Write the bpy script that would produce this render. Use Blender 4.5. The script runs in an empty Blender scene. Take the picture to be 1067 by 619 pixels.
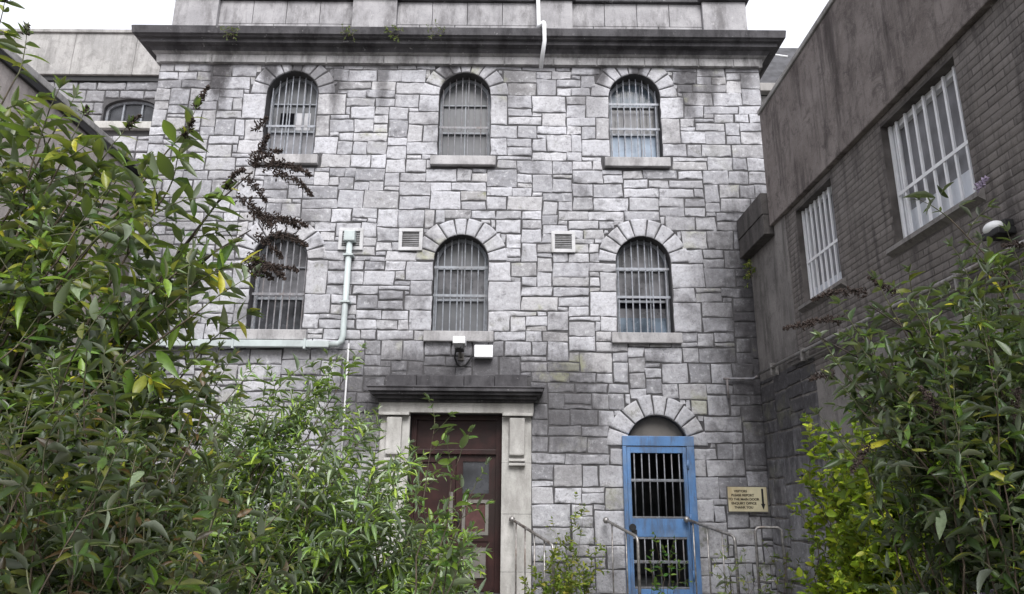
import bpy, bmesh, math, random
import numpy as np
from mathutils import Vector, Matrix
R = math.radians
PI = math.pi
random.seed(7)
rng = np.random.default_rng(11)
SC = bpy.context.scene
COL = SC.collection
WO = {}                      # world origin of every object

# ------------------------------------------------------------------ mesh builder
class MB:
    def __init__(s): s.v = []; s.f = []; s.m = []; s.mats = []; s.cur = 0; s.attr = []
    def mat(s, m):
        if m not in s.mats: s.mats.append(m)
        s.cur = s.mats.index(m); return s
    def add(s, vs, fs):
        n = len(s.v); s.v += [tuple(map(float, v)) for v in vs]
        for f in fs: s.f.append(tuple(n + i for i in f)); s.m.append(s.cur)
        return s
    def box(s, x0, x1, y0, y1, z0, z1, bev=0.0):
        if bev <= 0:
            vs = [(x, y, z) for x in (x0, x1) for y in (y0, y1) for z in (z0, z1)]
            return s.add(vs, [(0,1,3,2),(4,6,7,5),(0,4,5,1),(2,3,7,6),(0,2,6,4),(1,5,7,3)])
        bm = bmesh.new(); bmesh.ops.create_cube(bm, size=1)
        for v in bm.verts: v.co = Vector(((x0+x1)/2+v.co.x*(x1-x0), (y0+y1)/2+v.co.y*(y1-y0), (z0+z1)/2+v.co.z*(z1-z0)))
        bmesh.ops.bevel(bm, geom=bm.edges[:], offset=bev, segments=2, affect='EDGES', profile=.6)
        bm.verts.index_update()
        s.add([v.co for v in bm.verts], [[v.index for v in f.verts] for f in bm.faces]); bm.free(); return s
    def tube(s, pts, r, sides=8, r1=None, cap=True):
        pts = [Vector(p) for p in pts]; n = len(pts); r1 = r if r1 is None else r1
        vs, fs = [], []; up = None
        for i, p in enumerate(pts):
            d = (pts[min(i+1, n-1)] - pts[max(i-1, 0)])
            d = d.normalized() if d.length > 1e-9 else Vector((0,0,1))
            if up is None:
                up = Vector((0,0,1)) if abs(d.z) < .9 else Vector((1,0,0))
            a = d.cross(up)
            a = a.normalized() if a.length > 1e-6 else d.orthogonal().normalized()
            b = a.cross(d); up = b
            rr = r + (r1 - r) * i / max(1, n-1)
            for k in range(sides):
                t = 2*PI*k/sides; vs.append(p + a*math.cos(t)*rr + b*math.sin(t)*rr)
        for i in range(n-1):
            for k in range(sides):
                k2 = (k+1) % sides
                fs.append((i*sides+k, i*sides+k2, (i+1)*sides+k2, (i+1)*sides+k))
        if cap:
            fs.append(tuple(range(sides))[::-1]); fs.append(tuple((n-1)*sides+k for k in range(sides)))
        return s.add(vs, fs)
    def ball(s, c, rx, ry=None, rz=None, u=10, w=6):
        ry = ry or rx; rz = rz or rx; vs = [(c[0], c[1], c[2]+rz)]; fs = []
        for i in range(1, w):
            for k in range(u):
                a, b = PI*i/w, 2*PI*k/u
                vs.append((c[0]+rx*math.sin(a)*math.cos(b), c[1]+ry*math.sin(a)*math.sin(b), c[2]+rz*math.cos(a)))
        vs.append((c[0], c[1], c[2]-rz)); e = len(vs)-1
        for k in range(u):
            k2 = (k+1) % u
            fs.append((0, 1+k, 1+k2)); fs.append((e, e-u+k2, e-u+k))
            for i in range(w-2):
                fs.append((1+i*u+k, 1+(i+1)*u+k, 1+(i+1)*u+k2, 1+i*u+k2))
        return s.add(vs, fs)

def link(o, parent=None):
    COL.objects.link(o)
    if parent is not None: o.parent = parent

def obj(name, mb, mat=None, parent=None, smooth=False, origin=None):
    me = bpy.data.meshes.new(name)
    vs = np.array(mb.v, dtype=float)
    if origin is None:
        lo, hi = vs.min(0), vs.max(0)
        origin = np.array([(lo[0]+hi[0])/2, (lo[1]+hi[1])/2, lo[2]])
    origin = np.array(origin, float)
    me.from_pydata((vs - origin).tolist(), [], mb.f)
    mats = mb.mats if mb.mats else [mat]
    for m in mats: me.materials.append(m)
    if len(mats) > 1: me.polygons.foreach_set('material_index', mb.m)
    if smooth: me.polygons.foreach_set('use_smooth', [True]*len(mb.f))
    me.update()
    return place(bpy.data.objects.new(name, me), origin, parent)

def place(o, origin, parent):
    link(o, parent)
    p = WO[parent.name] if parent is not None else np.zeros(3)
    o.location = Vector((np.array(origin) - p).tolist())
    WO[o.name] = np.array(origin, float)
    return o

def empty(name, loc):
    o = bpy.data.objects.new(name, None); o.empty_display_size = .2
    return place(o, loc, None)

def tag(o, label, cat, group=None, kind=None):
    if label: o['label'] = label
    if cat: o['category'] = cat
    if group: o['group'] = group
    if kind: o['kind'] = kind
    return o

# ------------------------------------------------------------------ materials
class NT:
    def __init__(s, name):
        s.m = bpy.data.materials.new(name); s.m.use_nodes = True
        s.t = s.m.node_tree; s.n = s.t.nodes; s.b = s.n['Principled BSDF']
        s.co = s.n.new('ShaderNodeTexCoord').outputs['Object']
        s.geo = s.n.new('ShaderNodeNewGeometry')
        s.pos = s.geo.outputs['Position']
    def L(s, a, b): s.t.links.new(a, b)
    def val(s, sock, v):
        if hasattr(v, 'is_output') or isinstance(v, bpy.types.NodeSocket): s.L(v, sock)
        else: sock.default_value = v
    def noise(s, scale, detail=4, rough=.55, stretch=None, vec=None, dist=0):
        n = s.n.new('ShaderNodeTexNoise'); n.inputs['Scale'].default_value = scale
        n.inputs['Detail'].default_value = detail; n.inputs['Roughness'].default_value = rough
        n.inputs['Distortion'].default_value = dist
        v = vec or s.pos
        if stretch:
            mp = s.n.new('ShaderNodeMapping'); mp.inputs['Scale'].default_value = stretch; s.L(v, mp.inputs['Vector']); v = mp.outputs[0]
        s.L(v, n.inputs['Vector']); return n.outputs['Fac']
    def voro(s, scale, stretch=None):
        n = s.n.new('ShaderNodeTexVoronoi'); n.inputs['Scale'].default_value = scale; s.L(s.pos, n.inputs['Vector']); return n.outputs['Distance']
    def math(s, op, a, b=0.0, clamp=False):
        n = s.n.new('ShaderNodeMath'); n.operation = op; n.use_clamp = clamp
        s.val(n.inputs[0], a); s.val(n.inputs[1], b); return n.outputs[0]
    def ramp(s, v, a, b, lo=0., hi=1.):
        n = s.n.new('ShaderNodeMapRange'); n.interpolation_type = 'SMOOTHSTEP'
        s.val(n.inputs[0], v); n.inputs[1].default_value = a; n.inputs[2].default_value = b
        n.inputs[3].default_value = lo; n.inputs[4].default_value = hi; return n.outputs[0]
    def mix(s, f, a, b, mode='MIX'):
        n = s.n.new('ShaderNodeMix'); n.data_type = 'RGBA'; n.blend_type = mode
        s.val(n.inputs[0], f)
        for i, c in ((6, a), (7, b)):
            if isinstance(c, (tuple, list)): c = tuple(c) + (1,) if len(c) == 3 else c
            s.val(n.inputs[i], c)
        return n.outputs[2]
    def xyz(s):
        n = s.n.new('ShaderNodeSeparateXYZ'); s.L(s.pos, n.inputs[0]); return n.outputs
    def attr(s, name):
        n = s.n.new('ShaderNodeAttribute'); n.attribute_name = name; return n
    def bump(s, h, strength=.4, dist=.01):
        n = s.n.new('ShaderNodeBump'); n.inputs['Strength'].default_value = strength; n.inputs['Distance'].default_value = dist
        s.L(h, n.inputs['Height']); s.L(n.outputs[0], s.b.inputs['Normal'])
    def done(s, col, rough=.8, metal=0., spec=.3):
        s.val(s.b.inputs['Base Color'], tuple(col)+(1,) if isinstance(col, (tuple, list)) else col)
        s.val(s.b.inputs['Roughness'], rough); s.b.inputs['Metallic'].default_value = metal
        s.b.inputs['Specular IOR Level'].default_value = spec
        return s.m

def simple(name, c, rough=.6, metal=0, spec=.4, var=.25, scale=9, dirt=None, dirt_amt=.45, bump=.12):
    n = NT(name)
    a = n.noise(scale, 5); d = tuple(x*(1-var) for x in c); l = tuple(min(1, x*(1+var)) for x in c)
    col = n.mix(n.ramp(a, .3, .7), d, l)
    if dirt:
        k = n.ramp(n.noise(scale*.35, 6, .65, stretch=(1, 1, .35)), .48, .68, 0, dirt_amt)
        col = n.mix(k, col, dirt)
    n.bump(n.noise(scale*9, 3), bump, .004)
    return n.done(col, rough, metal, spec)

def stone_material():
    n = NT('grey_limestone')
    x, y, z = n.xyz()
    tone = n.attr('tone').outputs['Fac']; hue = n.attr('hue').outputs['Fac']
    base = n.mix(tone, (.268, .270, .290), (.53, .533, .568))
    base = n.mix(n.math('MULTIPLY', hue, .35), base, (.43, .405, .365))
    base = n.mix(n.ramp(n.noise(3.0, 6, .65), .35, .7, 0, .35), base, (.33, .32, .33))
    base = n.mix(n.ramp(n.noise(30, 6, .75), .46, .68, 0, .75), base, (.17, .165, .17))
    base = n.mix(n.ramp(n.noise(15, 6, .78), .52, .66, 0, .65), base, (.67, .675, .70))
    # soot and water stains: each has its own place on the wall
    nz = n.noise(1.1, 6, .65); nf = n.noise(4.5, 5, .7, stretch=(1, 1, .5))
    def spot(cx, cz, rx, rz, soft=.8, amt=1.):
        dx = n.math('DIVIDE', n.math('SUBTRACT', x, cx), rx); dz = n.math('DIVIDE', n.math('SUBTRACT', z, cz), rz)
        d = n.math('SQRT', n.math('ADD', n.math('MULTIPLY', dx, dx), n.math('MULTIPLY', dz, dz)))
        d = n.math('ADD', d, n.math('MULTIPLY', n.math('SUBTRACT', nf, .5), 1.5))
        return n.ramp(d, 1-soft*.5, 1+soft*.5, amt, 0)
    st = spot(-.75, 3.22, 1.5, .42, .9, .8)
    for a in ((.72, 2.8, .6, .8, 1., .8), (-2.1, 2.75, .45, .8, 1., .8), (-.75, 3.6, 1.1, .2, 1.2, .45), (-3.05, 7.9, .5, .35, 1.1, .6), (1.2, 7.6, .25, .5, 1.2, .45), (-.1, 7.8, .25, .5, 1.2, .5), (3.65, 3.6, .75, 2.4, 1.2, .95), (3.15, 4.4, .5, .9, 1.2, .6), (.9, 2.1, .7, .35, 1.2, .35), (2.9, 5.6, .7, .5, 1.2, .35), (-5.2, 3.5, .6, 3, 1.2, .5),
              (.8, .5, .8, .5, 1., .4)):
        st = n.math('MAXIMUM', st, spot(*a))
    # run-off under the cornice
    for cx, w, l, amt in ((-4.62, .20, .8, .95), (-3.83, .14, .5, .9), (-3.40, .15, .6, .9), (-2.78, .12, 1., .8), (-2.05, .11, .9, .7), (-1.02, .15, .45, .95), (-.35, .1, .6, .3), (.6, .12, .5, .35), (1.35, .14, .4, .85), (1.93, .12, .5, .9), (2.72, .18, 1.0, .85), (3.05, .13, .9, .75), (3.6, .15, .5, .7)):
        st = n.math('MAXIMUM', st, spot(cx, 8.15, w, l, 1., amt))
    st = n.math('MAXIMUM', st, n.ramp(z, 7.9, 8.15, 0, .45))
    st = n.math('MAXIMUM', st, n.ramp(nz, .50, .68, 0, .62))
    st = n.math('MAXIMUM', st, n.ramp(n.noise(3.4, 7, .75), .54, .68, 0, .6))
    st = n.math('MULTIPLY', st, n.ramp(n.noise(9, 7, .8), .25, .5, .65, 1))
    col = n.mix(st, base, (.05, .047, .05))
    moss = n.math('MULTIPLY', n.ramp(n.noise(2.2, 6, .7), .58, .7, 0, .7), n.ramp(z, 2.2, .4, 0, 1))
    col = n.mix(moss, col, (.10, .11, .05))
    n.bump(n.math('ADD', n.noise(24, 8, .75), n.math('MULTIPLY', n.noise(110, 3), .3)), .85, .014)
    col = n.mix(n.math('MULTIPLY', n.ramp(n.noise(1.7, 5, .6), .56, .66, 0, .45), hue), col, (.36, .37, .20))
    return n.done(col, .88, 0, .25)

def mortar_material():
    n = NT('dirty_mortar')
    col = n.mix(n.noise(6, 6, .7), (.035, .034, .036), (.115, .112, .115))
    n.bump(n.noise(60, 4), .6, .01)
    return n.done(col, .95, 0, .1)

def ashlar_material(name, a, b, dark, amt, joints=None):
    n = NT(name)
    col = n.mix(n.ramp(n.noise(2.4, 6, .6), .3, .7), a, b)
    col = n.mix(n.ramp(n.noise(40, 4, .7), .52, .75, 0, .5), col, tuple(c*.5 for c in a))
    k = n.ramp(n.noise(3.2, 7, .7, stretch=(1, 1, .35)), .42, .66, 0, amt)
    col = n.mix(k, col, dark)
    col = n.mix(n.ramp(n.noise(9, 5, .75), .62, .72, 0, .55), col, (.55, .54, .54))
    n.bump(n.math('ADD', n.noise(30, 6, .7), n.noise(5, 3)), .4, .012)
    return n.done(col, .88, 0, .25)

def render_material(name, a, b, dark, amt, spots=.0, vstreak=.3):
    n = NT(name)
    col = n.mix(n.ramp(n.noise(1.3, 7, .65), .3, .7), a, b)
    col = n.mix(n.ramp(n.noise(2.2, 7, .7, stretch=(2.2, 2.2, vstreak)), .45, .68, 0, amt), col, dark)
    col = n.mix(n.ramp(n.noise(4.5, 8, .8, dist=.6), .47, .66, 0, amt*.75), col, dark)
    col = n.mix(n.ramp(n.noise(45, 5, .75), .5, .75, 0, .5), col, tuple(c*.55 for c in a))
    col = n.mix(n.ramp(n.noise(13, 6, .8), .56, .70, 0, .35), col, tuple(min(1, c*1.5) for c in b))
    if spots:
        v = n.math('ADD', n.voro(1.9), n.math('MULTIPLY', n.noise(40, 5), .10))
        col = n.mix(n.ramp(v, .085, .105, spots, 0), col, (.62, .60, .58))
    n.bump(n.math('ADD', n.noise(55, 5, .7), n.math('MULTIPLY', n.noise(7, 5), 1.2)), .55, .01)
    return n.done(col, .92, 0, .2)

def brick_material():
    n = NT('grey_brown_brick')
    tone = n.attr('tone').outputs['Fac']
    base = n.mix(tone, (.145, .132, .125), (.195, .178, .169))
    base = n.mix(n.ramp(n.noise(1.2, 6, .65), .35, .7, 0, .6), base, (.135, .12, .11))
    base = n.mix(n.ramp(n.noise(3, 7, .7, stretch=(2.5, 2.5, .35)), .46, .66, 0, .7), base, (.045, .04, .04))
    base = n.mix(n.ramp(n.noise(22, 5, .75), .55, .74, 0, .45), base, (.30, .285, .27))
    n.bump(n.noise(70, 5, .7), .5, .008)
    return n.done(base, .9, 0, .2)

def leaf_material(name, under=(.16, .18, .13), trans=.35, rough=.38):
    n = NT(name)
    c = n.attr('leafcol').outputs['Color']
    c2 = n.mix(n.ramp(n.noise(60, 3), .4, .7, 0, .35), c, (.03, .04, .012))
    col = n.mix(n.math('MULTIPLY', n.geo.outputs['Backfacing'], .75), c2, under)
    n.done(col, rough, 0, .42)
    tr = n.n.new('ShaderNodeBsdfTranslucent')
    n.L(n.mix(.5, c, (.26, .36, .03)), tr.inputs['Color'])
    mx = n.n.new('ShaderNodeMixShader'); mx.inputs[0].default_value = trans
    n.L(n.b.outputs[0], mx.inputs[1]); n.L(tr.outputs[0], mx.inputs[2])
    n.L(mx.outputs[0], n.n['Material Output'].inputs['Surface'])
    return n.m

def glass_material(name, c, rough=.15, streak=.5, spec=.5):
    n = NT(name)
    k = n.ramp(n.noise(3.5, 5, .6), .3, .72)
    col = n.mix(k, tuple(x*(1-streak) for x in c), tuple(min(1, x*(1+streak)) for x in c))
    return n.done(col, n.math('ADD', rough, n.math('MULTIPLY', k, .2)), 0, spec)

M = {}
M['stone'] = stone_material()
M['mortar'] = mortar_material()
M['cornice'] = ashlar_material('sooty_cornice_stone', (.055, .053, .057), (.10, .097, .103), (.022, .021, .023), .8)
M['ashlar'] = ashlar_material('dressed_limestone', (.27, .265, .275), (.38, .373, .383), (.095, .09, .092), .75)
M['bedmould'] = ashlar_material('weathered_bed_mould_stone', (.25, .245, .25), (.34, .335, .335), (.06, .058, .058), .75)
M['portal'] = ashlar_material('pale_dressed_stone', (.40, .395, .375), (.52, .51, .49), (.14, .13, .12), .5)
M['sill'] = ashlar_material('window_sill_stone', (.33, .325, .33), (.43, .42, .425), (.10, .095, .095), .6)
M['fascia'] = render_material('stained_concrete_fascia', (.135, .116, .108), (.235, .208, .197), (.05, .042, .041), .85, .85)
M['coping'] = render_material('concrete_coping', (.26, .25, .24), (.34, .33, .32), (.1, .095, .09), .5)
M['linkwall'] = render_material('damp_concrete_render', (.16, .15, .145), (.24, .225, .215), (.075, .07, .066), .8)
M['linkband'] = render_material('black_stained_concrete', (.075, .07, .068), (.12, .11, .105), (.035, .032, .032), .7)
M['lowrender'] = render_material('grey_wall_render', (.19, .178, .17), (.27, .255, .245), (.07, .064, .06), .75)
M['brick'] = brick_material()
M['brickmortar'] = simple('brown_grey_mortar', (.10, .091, .087), .95, var=.35, scale=4, spec=.1)
M['leftrender'] = render_material('pinkish_grey_render', (.36, .325, .31), (.46, .42, .40), (.19, .17, .165), .55)
M['leftdark'] = render_material('grey_concrete_band', (.30, .295, .29), (.40, .39, .38), (.14, .135, .13), .6)
M['slate'] = simple('dark_roof_slate', (.045, .045, .05), .6, var=.4, scale=6)
M['blue'] = simple('blue_gate_paint', (.11, .22, .42), .42, spec=.45, var=.14, scale=5, dirt=(.10, .115, .14), dirt_amt=.75, bump=.2)
def chipped(name, c, chip):
    n = NT(name)
    col = n.mix(n.ramp(n.noise(4, 5), .3, .7), tuple(x*.86 for x in c), tuple(x*1.14 for x in c))
    x, y, z = n.xyz()
    grime = n.math('MULTIPLY', n.ramp(n.noise(5, 7, .75, stretch=(2, 2, .4)), .42, .66), .7)
    col = n.mix(grime, col, (.085, .10, .13))
    col = n.mix(n.ramp(n.noise(2.3, 5, .6), .52, .7, 0, .45), col, (.19, .27, .40))
    k = n.ramp(n.noise(26, 7, .8), .63, .67)
    col = n.mix(k, col, chip)
    n.bump(n.math('SUBTRACT', n.noise(30, 4), k), .3, .004)
    return n.done(col, n.math('ADD', .42, n.math('MULTIPLY', k, .4)), 0, .4)
M['blue'] = chipped('blue_gate_paint', (.095, .205, .41), (.12, .06, .035))
M['bar'] = simple('galvanised_bar', (.19, .20, .22), .5, .35, var=.25, scale=18, dirt=(.13, .1, .08), dirt_amt=.5)
M['winframe'] = simple('grey_window_paint', (.23, .245, .27), .5, var=.2, scale=14, dirt=(.14, .13, .13))
M['winbar'] = simple('pale_grey_bar_paint', (.27, .285, .32), .5, var=.22, scale=20, dirt=(.16, .13, .11))
M['darkbar'] = simple('dull_iron_bar', (.20, .20, .215), .55, var=.25, scale=20, dirt=(.13, .09, .07))
M['white'] = simple('white_window_paint', (.74, .75, .77), .45, var=.06, scale=6, dirt=(.40, .38, .36), dirt_amt=.5)
M['whitepanel'] = simple('pale_blue_white_panel', (.62, .65, .70), .5, var=.08, scale=5, dirt=(.34, .34, .34), dirt_amt=.5)
M['pvc'] = simple('white_plastic', (.76, .77, .78), .4, var=.05, scale=6, dirt=(.45, .44, .42), dirt_amt=.45)
M['ventgrey'] = simple('grey_vent_frame', (.47, .47, .48), .5, var=.1, scale=8, dirt=(.2, .19, .18), dirt_amt=.6)
M['louvre'] = simple('grey_vent_louvre', (.27, .27, .275), .6, var=.15, dirt=(.12, .11, .11))
M['duct'] = simple('pale_green_grey_duct', (.42, .47, .47), .5, var=.1, scale=5, dirt=(.25, .26, .25), dirt_amt=.6)
M['maroon'] = simple('dull_maroon_paint', (.027, .0095, .0085), .5, var=.35, scale=5, dirt=(.02, .014, .012), dirt_amt=.7, spec=.3)
M['board'] = simple('grey_repair_board', (.15, .143, .13), .75, var=.2, scale=7, dirt=(.1, .08, .07), dirt_amt=.5)
M['boardred'] = simple('faded_red_board', (.075, .03, .028), .7, var=.3, scale=7)
M['steel'] = simple('worn_handrail_steel', (.30, .29, .28), .42, .7, var=.3, scale=22, dirt=(.13, .085, .06), dirt_amt=.6)
M['black'] = simple('black_plastic', (.015, .015, .016), .5, var=.2)
M['dark'] = simple('dark_interior', (.006, .006, .008), .95, var=.3, spec=.05)  # near-black colour stands in for the shade inside openings
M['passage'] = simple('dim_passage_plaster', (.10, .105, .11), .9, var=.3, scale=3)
M['lunette'] = simple('grey_brown_boarding', (.13, .12, .11), .8, var=.2, scale=4, dirt=(.06, .055, .05))
M['signcream'] = simple('cream_sign_enamel', (.58, .53, .36), .5, var=.1, scale=6, dirt=(.36, .25, .12), dirt_amt=.6)
M['ink'] = simple('dark_sign_ink', (.045, .035, .022), .6, var=.1)
M['ground'] = simple('mossy_concrete', (.14, .135, .125), .9, var=.3, scale=1.4, dirt=(.06, .075, .03), dirt_amt=.8, bump=.5)
M['step'] = simple('worn_step_concrete', (.26, .25, .24), .85, var=.2, scale=4, dirt=(.09, .09, .05), dirt_amt=.7, bump=.4)
M['gl_grey'] = glass_material('grey_obscured_pane', (.10, .104, .112), .35, .2)
M['gl_pale'] = glass_material('pale_grey_pane', (.20, .20, .215), .3, .3)
M['gl_dark'] = glass_material('dark_pane', (.035, .037, .042), .12)
M['gl_mid'] = glass_material('dim_grey_pane', (.09, .09, .098), .22)
M['gl_blue'] = glass_material('blue_tinted_pane', (.085, .115, .15), .2)
M['gl_skyblue'] = glass_material('pale_blue_pane', (.22, .28, .36), .25, .25)
M['blind'] = glass_material('pale_blind_pane', (.42, .42, .44), .4, .15)
M['bark'] = simple('grey_brown_bark', (.095, .075, .055), .85, var=.4, scale=25, bump=.4)
M['twig'] = simple('green_brown_twig', (.09, .095, .05), .75, var=.4, scale=25)
M['twigdark'] = simple('dark_twig', (.032, .025, .02), .8, var=.4, scale=25)
M['deadflower'] = simple('dead_flower_heads', (.045, .032, .027), .9, var=.5, scale=60)
M['lilac'] = simple('faded_lilac_flowers', (.25, .21, .29), .8, var=.35, scale=60)
M['leaf'] = leaf_material('buddleia_leaf', (.20, .225, .18), .28)
M['leafw'] = leaf_material('willow_leaf', (.26, .31, .26), .30, .38)
M['leafl'] = leaf_material('lime_green_leaf', (.13, .19, .05), .4, .45)

# ------------------------------------------------------------------ number noise
def vn(u, v, sc, seed):
    """smooth value noise in -1..1"""
    u = np.asarray(u)*sc + seed*17.31; v = np.asarray(v)*sc + seed*7.77
    i, j = np.floor(u), np.floor(v); fu, fv = u-i, v-j
    fu = fu*fu*(3-2*fu); fv = fv*fv*(3-2*fv)
    def h(a, b):
        x = np.sin(a*127.1 + b*311.7 + seed*13.7)*43758.5453
        return (x - np.floor(x))*2 - 1
    return (h(i, j)*(1-fu) + h(i+1, j)*fu)*(1-fv) + (h(i, j+1)*(1-fu) + h(i+1, j+1)*fu)*fv

# ------------------------------------------------------------------ stone / brick relief
class Stones:
    def __init__(s): s.V = []; s.F = []; s.T = []; s.H = []; s.n = 0; s.k = 0
    def patch(s, fmap, w, h, step=.028, depth=.018, rough=.008, edge=.010, rim=.002, wob=.0075, warp=.010, back=.02, tone=None, hue=None):
        """one stone: fmap(S,T) with S in 0..w, T in 0..h -> (u,v); third coordinate is height off the wall"""
        s.k += 1
        nx = max(1, int(round((w-2*edge)/step))); ny = max(1, int(round((h-2*edge)/step)))
        S = np.concatenate([[0, edge*.45], np.linspace(edge, w-edge, nx+1), [w-edge*.45, w]])
        T = np.concatenate([[0, edge*.45], np.linspace(edge, h-edge, ny+1), [h-edge*.45, h]])
        a, b = np.meshgrid(S, T, indexing='ij')
        u, v = fmap(a, b)
        sd = s.k*3.7
        d = np.minimum(np.minimum(a, w-a), np.minimum(b, h-b))
        prof = np.clip(d/edge, 0, 1)**.6
        H = rim + prof*depth + (d >= edge*.99)*rough*(.9*vn(u, v, 9, sd) + .8*vn(u, v, 21, sd+1) + .7*vn(u, v, 43, sd+4) + .5*vn(u, v, 80, sd+6) + .3*(a/w-.5)*np.sin(sd) + .3*(b/h-.5)*np.cos(sd*1.7))
        H = np.maximum(H, .0015)
        du = warp*vn(u, v, 1.1, 3) + wob*vn(u, v, 9, sd+2); dv = warp*vn(u, v, 1.1, 5) + wob*vn(u, v, 9, sd+3)
        u = u + du; v = v + dv
        m, n = a.shape
        P = np.stack([u, v, H], -1).reshape(-1, 3)
        idx = np.arange(m*n).reshape(m, n) + s.n
        q = np.stack([idx[:-1, :-1], idx[1:, :-1], idx[1:, 1:], idx[:-1, 1:]], -1).reshape(-1, 4)
        ring = np.concatenate([idx[:, 0], idx[-1, 1:], idx[-2::-1, -1], idx[0, -2:0:-1]])
        bp = P[ring - s.n].copy(); bp[:, 2] = -back
        bi = np.arange(len(ring)) + s.n + m*n
        sk = np.stack([ring, bi, np.roll(bi, -1), np.roll(ring, -1)], -1)
        s.V.append(P); s.V.append(bp); s.F.append(q); s.F.append(sk)
        c = m*n + len(ring); s.n += c
        s.T.append(np.full(c, random.choices((random.uniform(.2, .9), random.uniform(-.25, .1), random.uniform(.95, 1.15)), (.76, .13, .11))[0] if tone is None else tone))
        s.H.append(np.full(c, max(0, random.gauss(.05, .38)) if hue is None else hue))
    def rect(s, u0, u1, v0, v1, gap=.012, jit=.006, **kw):
        w, h = u1-u0-2*gap, v1-v0-2*gap
        if w < .03 or h < .03: return
        j = [random.uniform(-jit, jit) for _ in range(8)]
        def fm(a, b):
            S, T = a/w, b/h
            u = (u0+gap)+a + (j[0]*(1-S)*(1-T)+j[1]*S*(1-T)+j[2]*S*T+j[3]*(1-S)*T)
            v = (v0+gap)+b + (j[4]*(1-S)*(1-T)+j[5]*S*(1-T)+j[6]*S*T+j[7]*(1-S)*T)
            return u, v
        s.patch(fm, w, h, **kw)
    def voussoirs(s, cu, cv, r0, r1, n, gap=.009, a0=0., a1=PI, **kw):
        ws = [random.uniform(.85, 1.15) for _ in range(n)]; tot = sum(ws); acc = a0
        rm = (r0+r1)/2
        for q in ws:
            da = q/tot*(a1-a0); w = da*rm - 2*gap; h = (r1-r0) - gap + random.uniform(-.02, .02); A = acc; acc += da
            def fm(a, b, A=A):
                th = A + (a+gap)/rm; r = r0 + b
                return cu - r*np.cos(th), cv + r*np.sin(th)
            s.patch(fm, w, h, depth=.011, edge=.007, rough=.0025, wob=.004, tone=random.uniform(.65, 1.))
    def build(s, name, mat, parent, mp, flip=False):
        P = np.concatenate(s.V); P = np.stack(mp(P[:, 0], P[:, 1], P[:, 2]), -1)
        F = np.concatenate(s.F)
        if flip: F = F[:, ::-1]
        return quadmesh(name, P, F, mat, parent, {'tone': np.concatenate(s.T), 'hue': np.concatenate(s.H)})

def quadmesh(name, P, F, mat, parent, attrs=None, colors=None, smooth=False, origin=None):
    me = bpy.data.meshes.new(name)
    if origin is None:
        lo, hi = P.min(0), P.max(0); origin = np.array([(lo[0]+hi[0])/2, (lo[1]+hi[1])/2, lo[2]])
    P = P - origin
    me.vertices.add(len(P)); me.vertices.foreach_set('co', P.astype(np.float32).ravel())
    me.loops.add(F.size); me.loops.foreach_set('vertex_index', F.astype(np.int32).ravel())
    me.polygons.add(len(F)); me.polygons.foreach_set('loop_start', np.arange(0, F.size, F.shape[1], dtype=np.int32))
    me.update(calc_edges=True); me.validate()
    for k, a in (attrs or {}).items():
        at = me.attributes.new(k, 'FLOAT', 'POINT'); at.data.foreach_set('value', a.astype(np.float32))
    if colors is not None:
        at = me.attributes.new('leafcol', 'FLOAT_COLOR', 'POINT')
        at.data.foreach_set('color', np.concatenate([colors, np.ones((len(colors), 1))], 1).astype(np.float32).ravel())
    if smooth: me.polygons.foreach_set('use_smooth', np.ones(len(F), dtype=bool))
    for m in (mat if isinstance(mat, list) else [mat]): me.materials.append(m)
    return place(bpy.data.objects.new(name, me), origin, parent)

def fill_rects(nu, nv, used, wr, hr, merge=2):
    """greedy squared-rubble filling of a grid; yields cell rectangles"""
    out = []; top = np.zeros(nu, int)
    for j in range(nv):
        i = 0
        while i < nu:
            if used[i, j]: i += 1; continue
            run = 0
            while i+run < nu and not used[i+run, j]: run += 1
            h = random.choices(list(hr), weights=list(hr.values()))[0]
            lt = top[i-1]-j if i > 0 else 0; rt = top[i+run]-j if i+run < nu else 0
            if 2 <= lt <= 4 and random.random() < .45: h = lt
            if run <= 2:
                c = [q for q in (lt, rt) if 1 <= q <= 4]
                h = min(c) if c else max(h, 2)
            w = random.randint(*wr) if h > 1 else random.randint(wr[0], wr[1]-2)
            if h >= 4: w = max(w, 4)
            w = min(w, run)
            if run - w < merge: w = run if run <= wr[1]+1 else w - merge
            w = max(1, w)
            k = 1
            while k < h and j+k < nv and not used[i:i+w, j+k].any(): k += 1
            used[i:i+w, j:j+k] = True; top[i:i+w] = j+k
            out.append((i, i+w, j, j+k)); i += w
    return out

def arch_pts(cx, z0, w, zs, n=18):
    r = w/2
    pts = [(cx-r, z0), (cx+r, z0)]
    for k in range(n+1):
        a = PI*k/n; pts.append((cx+r*math.cos(a), zs+r*math.sin(a)))
    return pts

def holed_sheet(mb, outer, holes, mp, reveal):
    """flat wall sheet with openings and reveals; mp(u,v,h) -> xyz"""
    bm = bmesh.new(); es = []
    for loop in [outer] + holes:
        vs = [bm.verts.new((u, v, 0)) for u, v in loop]
        es += [bm.edges.new((vs[i], vs[(i+1) % len(vs)])) for i in range(len(vs))]
    bmesh.ops.triangle_fill(bm, use_beauty=True, edges=es)
    bm.verts.index_update()
    mb.add([mp(v.co.x, v.co.y, 0) for v in bm.verts], [[v.index for v in f.verts] for f in bm.faces]); bm.free()
    for lp in holes:
        n = len(lp)
        vs = [mp(u, v, 0) for u, v in lp] + [mp(u, v, -reveal) for u, v in lp]
        mb.add(vs, [(i, (i+1) % n, n+(i+1) % n, n+i) for i in range(n)])
    return mb

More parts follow.
